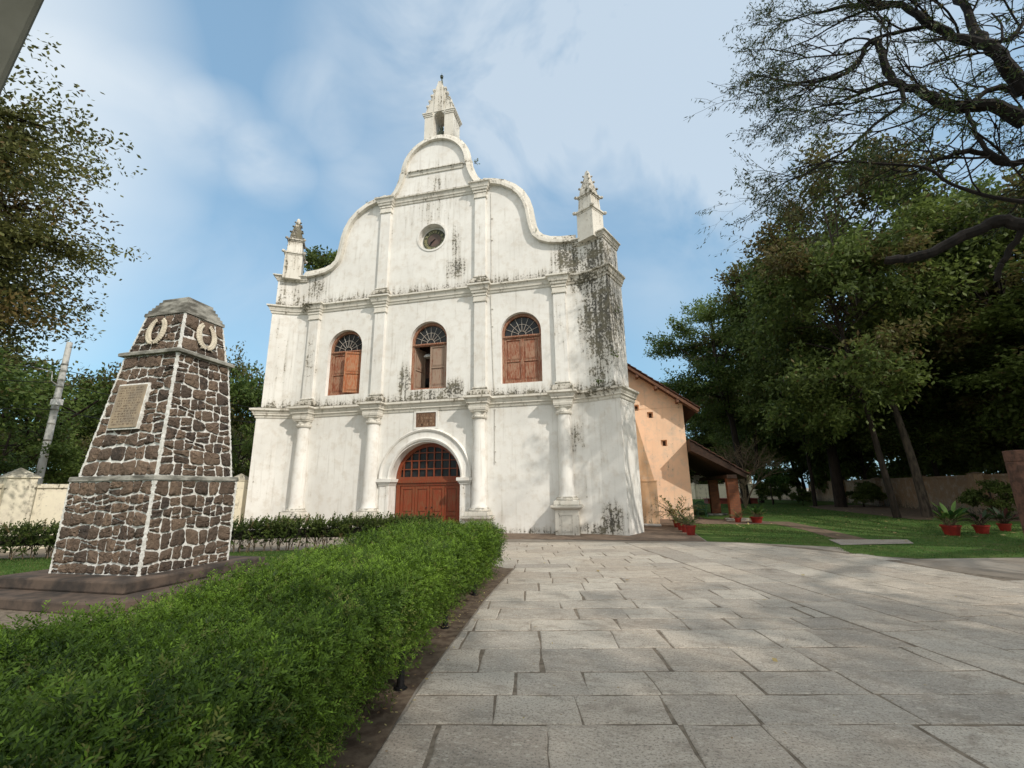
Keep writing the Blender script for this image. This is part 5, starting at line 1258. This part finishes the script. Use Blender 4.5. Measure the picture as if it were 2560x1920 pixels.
# plants rooted in the masonry
def sprout(x,y,z,s,label,n=34,dr=(0,0,1)):
    g=np.random.default_rng(int(abs(x*77+z*13))); t=thing('wall_plant',label,'plant',(x,y,z),group='weeds rooted in the church walls'); m=MB(); E=[]
    for k in range(6):
        d=unit(np.array(dr)+g.normal(0,.5,3)); e=np.array((x,y,z))+d*s*g.uniform(.5,1); m.tube([(x,y,z),tuple((np.array((x,y,z))+e)/2+g.normal(0,.03*s,3)),tuple(e)],[.008,.006,.004],4); E.append(e)
    m.build('stems',M['timber'],t); E=np.array(E); i=g.integers(0,6,n); C=np.array((x,y,z))+(E[i]-np.array((x,y,z)))*g.uniform(.45,1.05,n)[:,None]+g.normal(0,.07*s,(n,3))
    V,F=leafquads(C,unit(g.normal(size=(n,3))+np.array((0,0,-.2))),rdir(n),g.uniform(.7,1.2,n)*.13*s**.5,.06); npmesh('leaves',V,F,M['leaf_mid'],t,np.repeat(g.uniform(.2,1,n),4),np.repeat((g.uniform(size=n)<.1)*.8,4))
sprout(7.75,.1,12.0,.42,'small leafy weed sprouting at the foot of the right hand pinnacle')
sprout(7.95,.2,10.45,.38,'small weed on the upper right cornice corner of the church',26)
sprout(7.85,.1,8.5,.45,'weed growing from the right edge of the mould stained corner pier',26,(1,0,.2))
sprout(7.75,-.4,6.6,.35,'green tuft hanging on the stained right pier above the lower cornice',30,(0,-.6,0))
sprout(7.2,-.5,5.42,.33,'green tuft of weeds on the right end of the lower cornice',40)
sprout(1.86,.6,17.2,.36,'tiny sprig on the right shoulder of the top gable',22,(.6,0,.7))
sprout(-8.0,.2,9.6,.6,'dry looking sprig sticking out of the left edge of the church',30,(-1,0,.3))
sprout(-8.3,-.2,3.2,.8,'withered hanging creeper at the lower left corner of the church',40,(-.4,-.1,-.8))
sprout(4.9,-.12,12.5,.25,'small fern on the right shoulder coping of the church',20)
sprout(-3.5,.1,15.4,.28,'tiny sprig on the left shoulder of the church gable',18)
# ---- great rain tree over the right side ----
RT=thing('rain_tree','huge spreading rain tree with black curving limbs reaching in from the upper right','tree',(27,-9,0))
g=np.random.default_rng(44); m=MB(); TW=[]; 
def PX(x,y,d): return at(1600+x/1.8438,y/1.8438,d)
trunk_top=np.array((26.5,-8.6,7.5))
m.tube(bez(np.array((27,-9,-.1)),np.array((27.3,-9.2,4)),trunk_top,8),list(np.linspace(.95,.7,8)),16)
limbs=[([(1770,570,17.5),(1650,490,17),(1500,490,16.6),(1400,480,16.3),(1290,415,16),(1200,390,15.8),(1130,300,15.7),(1100,200,15.8),(1050,205,15.8),(990,300,15.6),(900,360,15.4),(740,380,15.2)],.26,.04),
 ([(1770,430,18.5),(1680,280,18),(1600,210,17.7),(1480,180,17.5),(1350,120,17.2),(1200,30,17),(1000,20,16.6),(800,60,16.2),(620,40,16)],.30,.04),
 ([(1600,210,17.7),(1540,130,18.2),(1490,20,18.6),(1380,-80,19),(1200,-200,19.5)],.2,.06),
 ([(1770,750,17),(1680,750,17),(1560,700,16.7),(1480,700,16.5),(1350,750,16)],.13,.05),
 ([(1200,390,15.8),(1210,480,15.6),(1100,560,15.4),(1010,640,15.2),(940,700,15),(830,760,14.9)],.09,.02),
 ([(1770,930,14.5),(1500,880,14.3),(1300,770,14),(960,748,13.7),(900,742,13.6)],.065,.02),
 ([(1290,415,16),(1150,380,15.6),(1000,420,15.3),(850,400,15),(700,470,14.8),(560,520,14.6)],.09,.02),
 ([(1350,120,17.2),(1180,150,16.8),(1050,200,16.4),(1010,300,16),(880,370,15.8),(640,390,15.6),(500,420,15.4)],.10,.02),
 ([(1200,30,17),(1000,60,16.4),(840,150,16),(700,200,15.7),(480,190,15.4)],.09,.02),
 ([(1500,490,16.6),(1530,580,16.4),(1600,680,16.2),(1700,750,16.2)],.08,.05),
 ([(1770,1040,13.5),(1650,1020,13.4),(1500,1080,13.2),(1350,1160,13),(1240,1190,12.9),(1130,1200,12.8)],.20,.09),
 ([(1755,1060,13.5),(1700,1160,13.6),(1660,1230,13.6),(1650,1290,13.6)],.09,.05),
 ([(1600,210,17.7),(1700,180,18),(1800,60,18.6)],.12,.05),([(1500,490,16.6),(1640,400,17),(1700,420,17.4)],.10,.06)]
PT=[]
for pts,r0,r1 in limbs:
    if len(pts)>4 and pts[-1][0]<700: pts=[p for p in pts if p[0]>=740]
    W_=[PX(*p) for p in pts]; r0*=.68
    # smooth
    q=[]
    for i in range(len(W_)-1):
        a=W_[max(i-1,0)];b=W_[i];c=W_[i+1];d=W_[min(i+2,len(W_)-1)]
        for t in (0,.25,.5,.75): q.append(.5*((2*b)+(-a+c)*t+(2*a-5*b+4*c-d)*t*t+(-a+3*b-3*c+d)*t**3)+g.normal(0,.02,3))
    q.append(W_[-1]); rr=np.linspace(r0,r1,len(q))*(1+g.normal(0,.05,len(q))); m.tube(q,list(rr),9); PT.append((q,rr))
for pts in ((17.5,0),(18.5,1),(17,3),(14.5,5),(13.5,10)):
    st=PT[pts[1]][0][0]; r=PT[pts[1]][1][0]; mid=(st+trunk_top)/2+np.array((0,0,.8)); m.tube(bez(trunk_top-np.array((0,0,.5)),mid,st,7),list(np.linspace(min(.6,r*1.7),r,7)),9)
def grow(p,d,L,r,dep,tip):
    n=4; pts=[p]
    for k in range(n):
        d=unit(d+g.normal(0,.17,3)+tip*.10); p=p+d*L/n; pts.append(p)
    m.tube(pts,list(np.linspace(r,r*.6,n+1)),5 if dep>1 else 3)
    if dep<=1: TW.extend([(pts[i],unit(pts[i]-pts[i-1])) for i in (3,4)])
    if dep>0:
        for k in range(3 if dep>1 else 3):
            i=int(g.integers(1,n+1)); s=unit(np.cross(d,g.normal(size=3))); grow(pts[i],unit(d*.9+s*g.uniform(.35,.9)+tip*.15),L*g.uniform(.58,.82),r*.6,dep-1,tip)
Ldir=unit(-Rv*.9+np.array((0,0,.05)))
for li,(q,rr) in enumerate(PT):
    if li in (10,11): continue
    n=len(q); 
    for i in range(3,n,3):
        d=unit(q[i]-q[i-1]); s=unit(np.cross(d,g.normal(size=3)))
        grow(q[i],unit(d*.7+s*.7+Ldir*.3),g.uniform(1.1,1.9),max(.012,min(.036,rr[i]*.5)),3 if li not in(3,9,12,13) else 2,unit(Ldir+np.array((0,0,-.25))))
    grow(q[-1],unit(q[-1]-q[-3]),1.3,.025,3,Ldir)
# crown continuing out of view towards the right and over the paving
for k in range(26):
    a=g.uniform(0,2*math.pi); rr=g.uniform(3,12.5); q=trunk_top+np.array((rr*math.cos(a),rr*math.sin(a),g.uniform(3.5,7.5)))
    if (q[0]-CAM[0])*Rv[0]+(q[1]-CAM[1])*Rv[1] < .95*((q-CAM)@Fv) and (q-CAM)@Fv>0: continue
    b=bez(trunk_top,trunk_top+(q-trunk_top)*np.array((.5,.5,.8)),q,7); m.tube(b,list(np.linspace(.3,.06,7)),7)
    for _ in range(4): grow(b[-1-int(g.integers(0,3))],unit(np.array((math.cos(a),math.sin(a),.1))+g.normal(0,.6,3)),1.9,.05,3,np.array((math.cos(a),math.sin(a),0)))
m.build('trunk',M['bark_black'],RT,True)
TP=np.array([t[0] for t in TW]);TD=np.array([t[1] for t in TW]); print('rain twigs',len(TP))
RN=7; idx=np.repeat(np.arange(len(TP)),RN); den=np.clip(.55+.6*vnoise(TP,.9,77),.05,1)[idx]; idx=idx[g.uniform(size=len(idx))<den]
C=TP[idx]+g.normal(size=(len(idx),3))*.045+TD[idx]*g.uniform(-.25,.08,len(idx))[:,None]; D=unit(TD[idx]*.6+g.normal(size=C.shape)*.6+np.array((0,0,-.45)))
V,F=leafquads(C,D,unit(np.array((0,0,1.))+g.normal(size=C.shape)*.6),g.uniform(.6,1.2,len(C))*.15,g.uniform(.7,1.2,len(C))*.034)
npmesh('crown',V,F,M['leaf_rain'],RT,np.repeat(g.uniform(0,.9,len(C)),4),np.repeat((g.uniform(size=len(C))<.12)*.8,4))
# second big tree behind the viewer that shades the paving
make_tree('shade_tree','large leafy tree behind the viewer shading the stone paving','tree',(24.5,-29,0),19,8.6,8.5,30,15,28,.40,.18,M['leaf_dark'],M['bark'],.6,51,None,flat=.6)
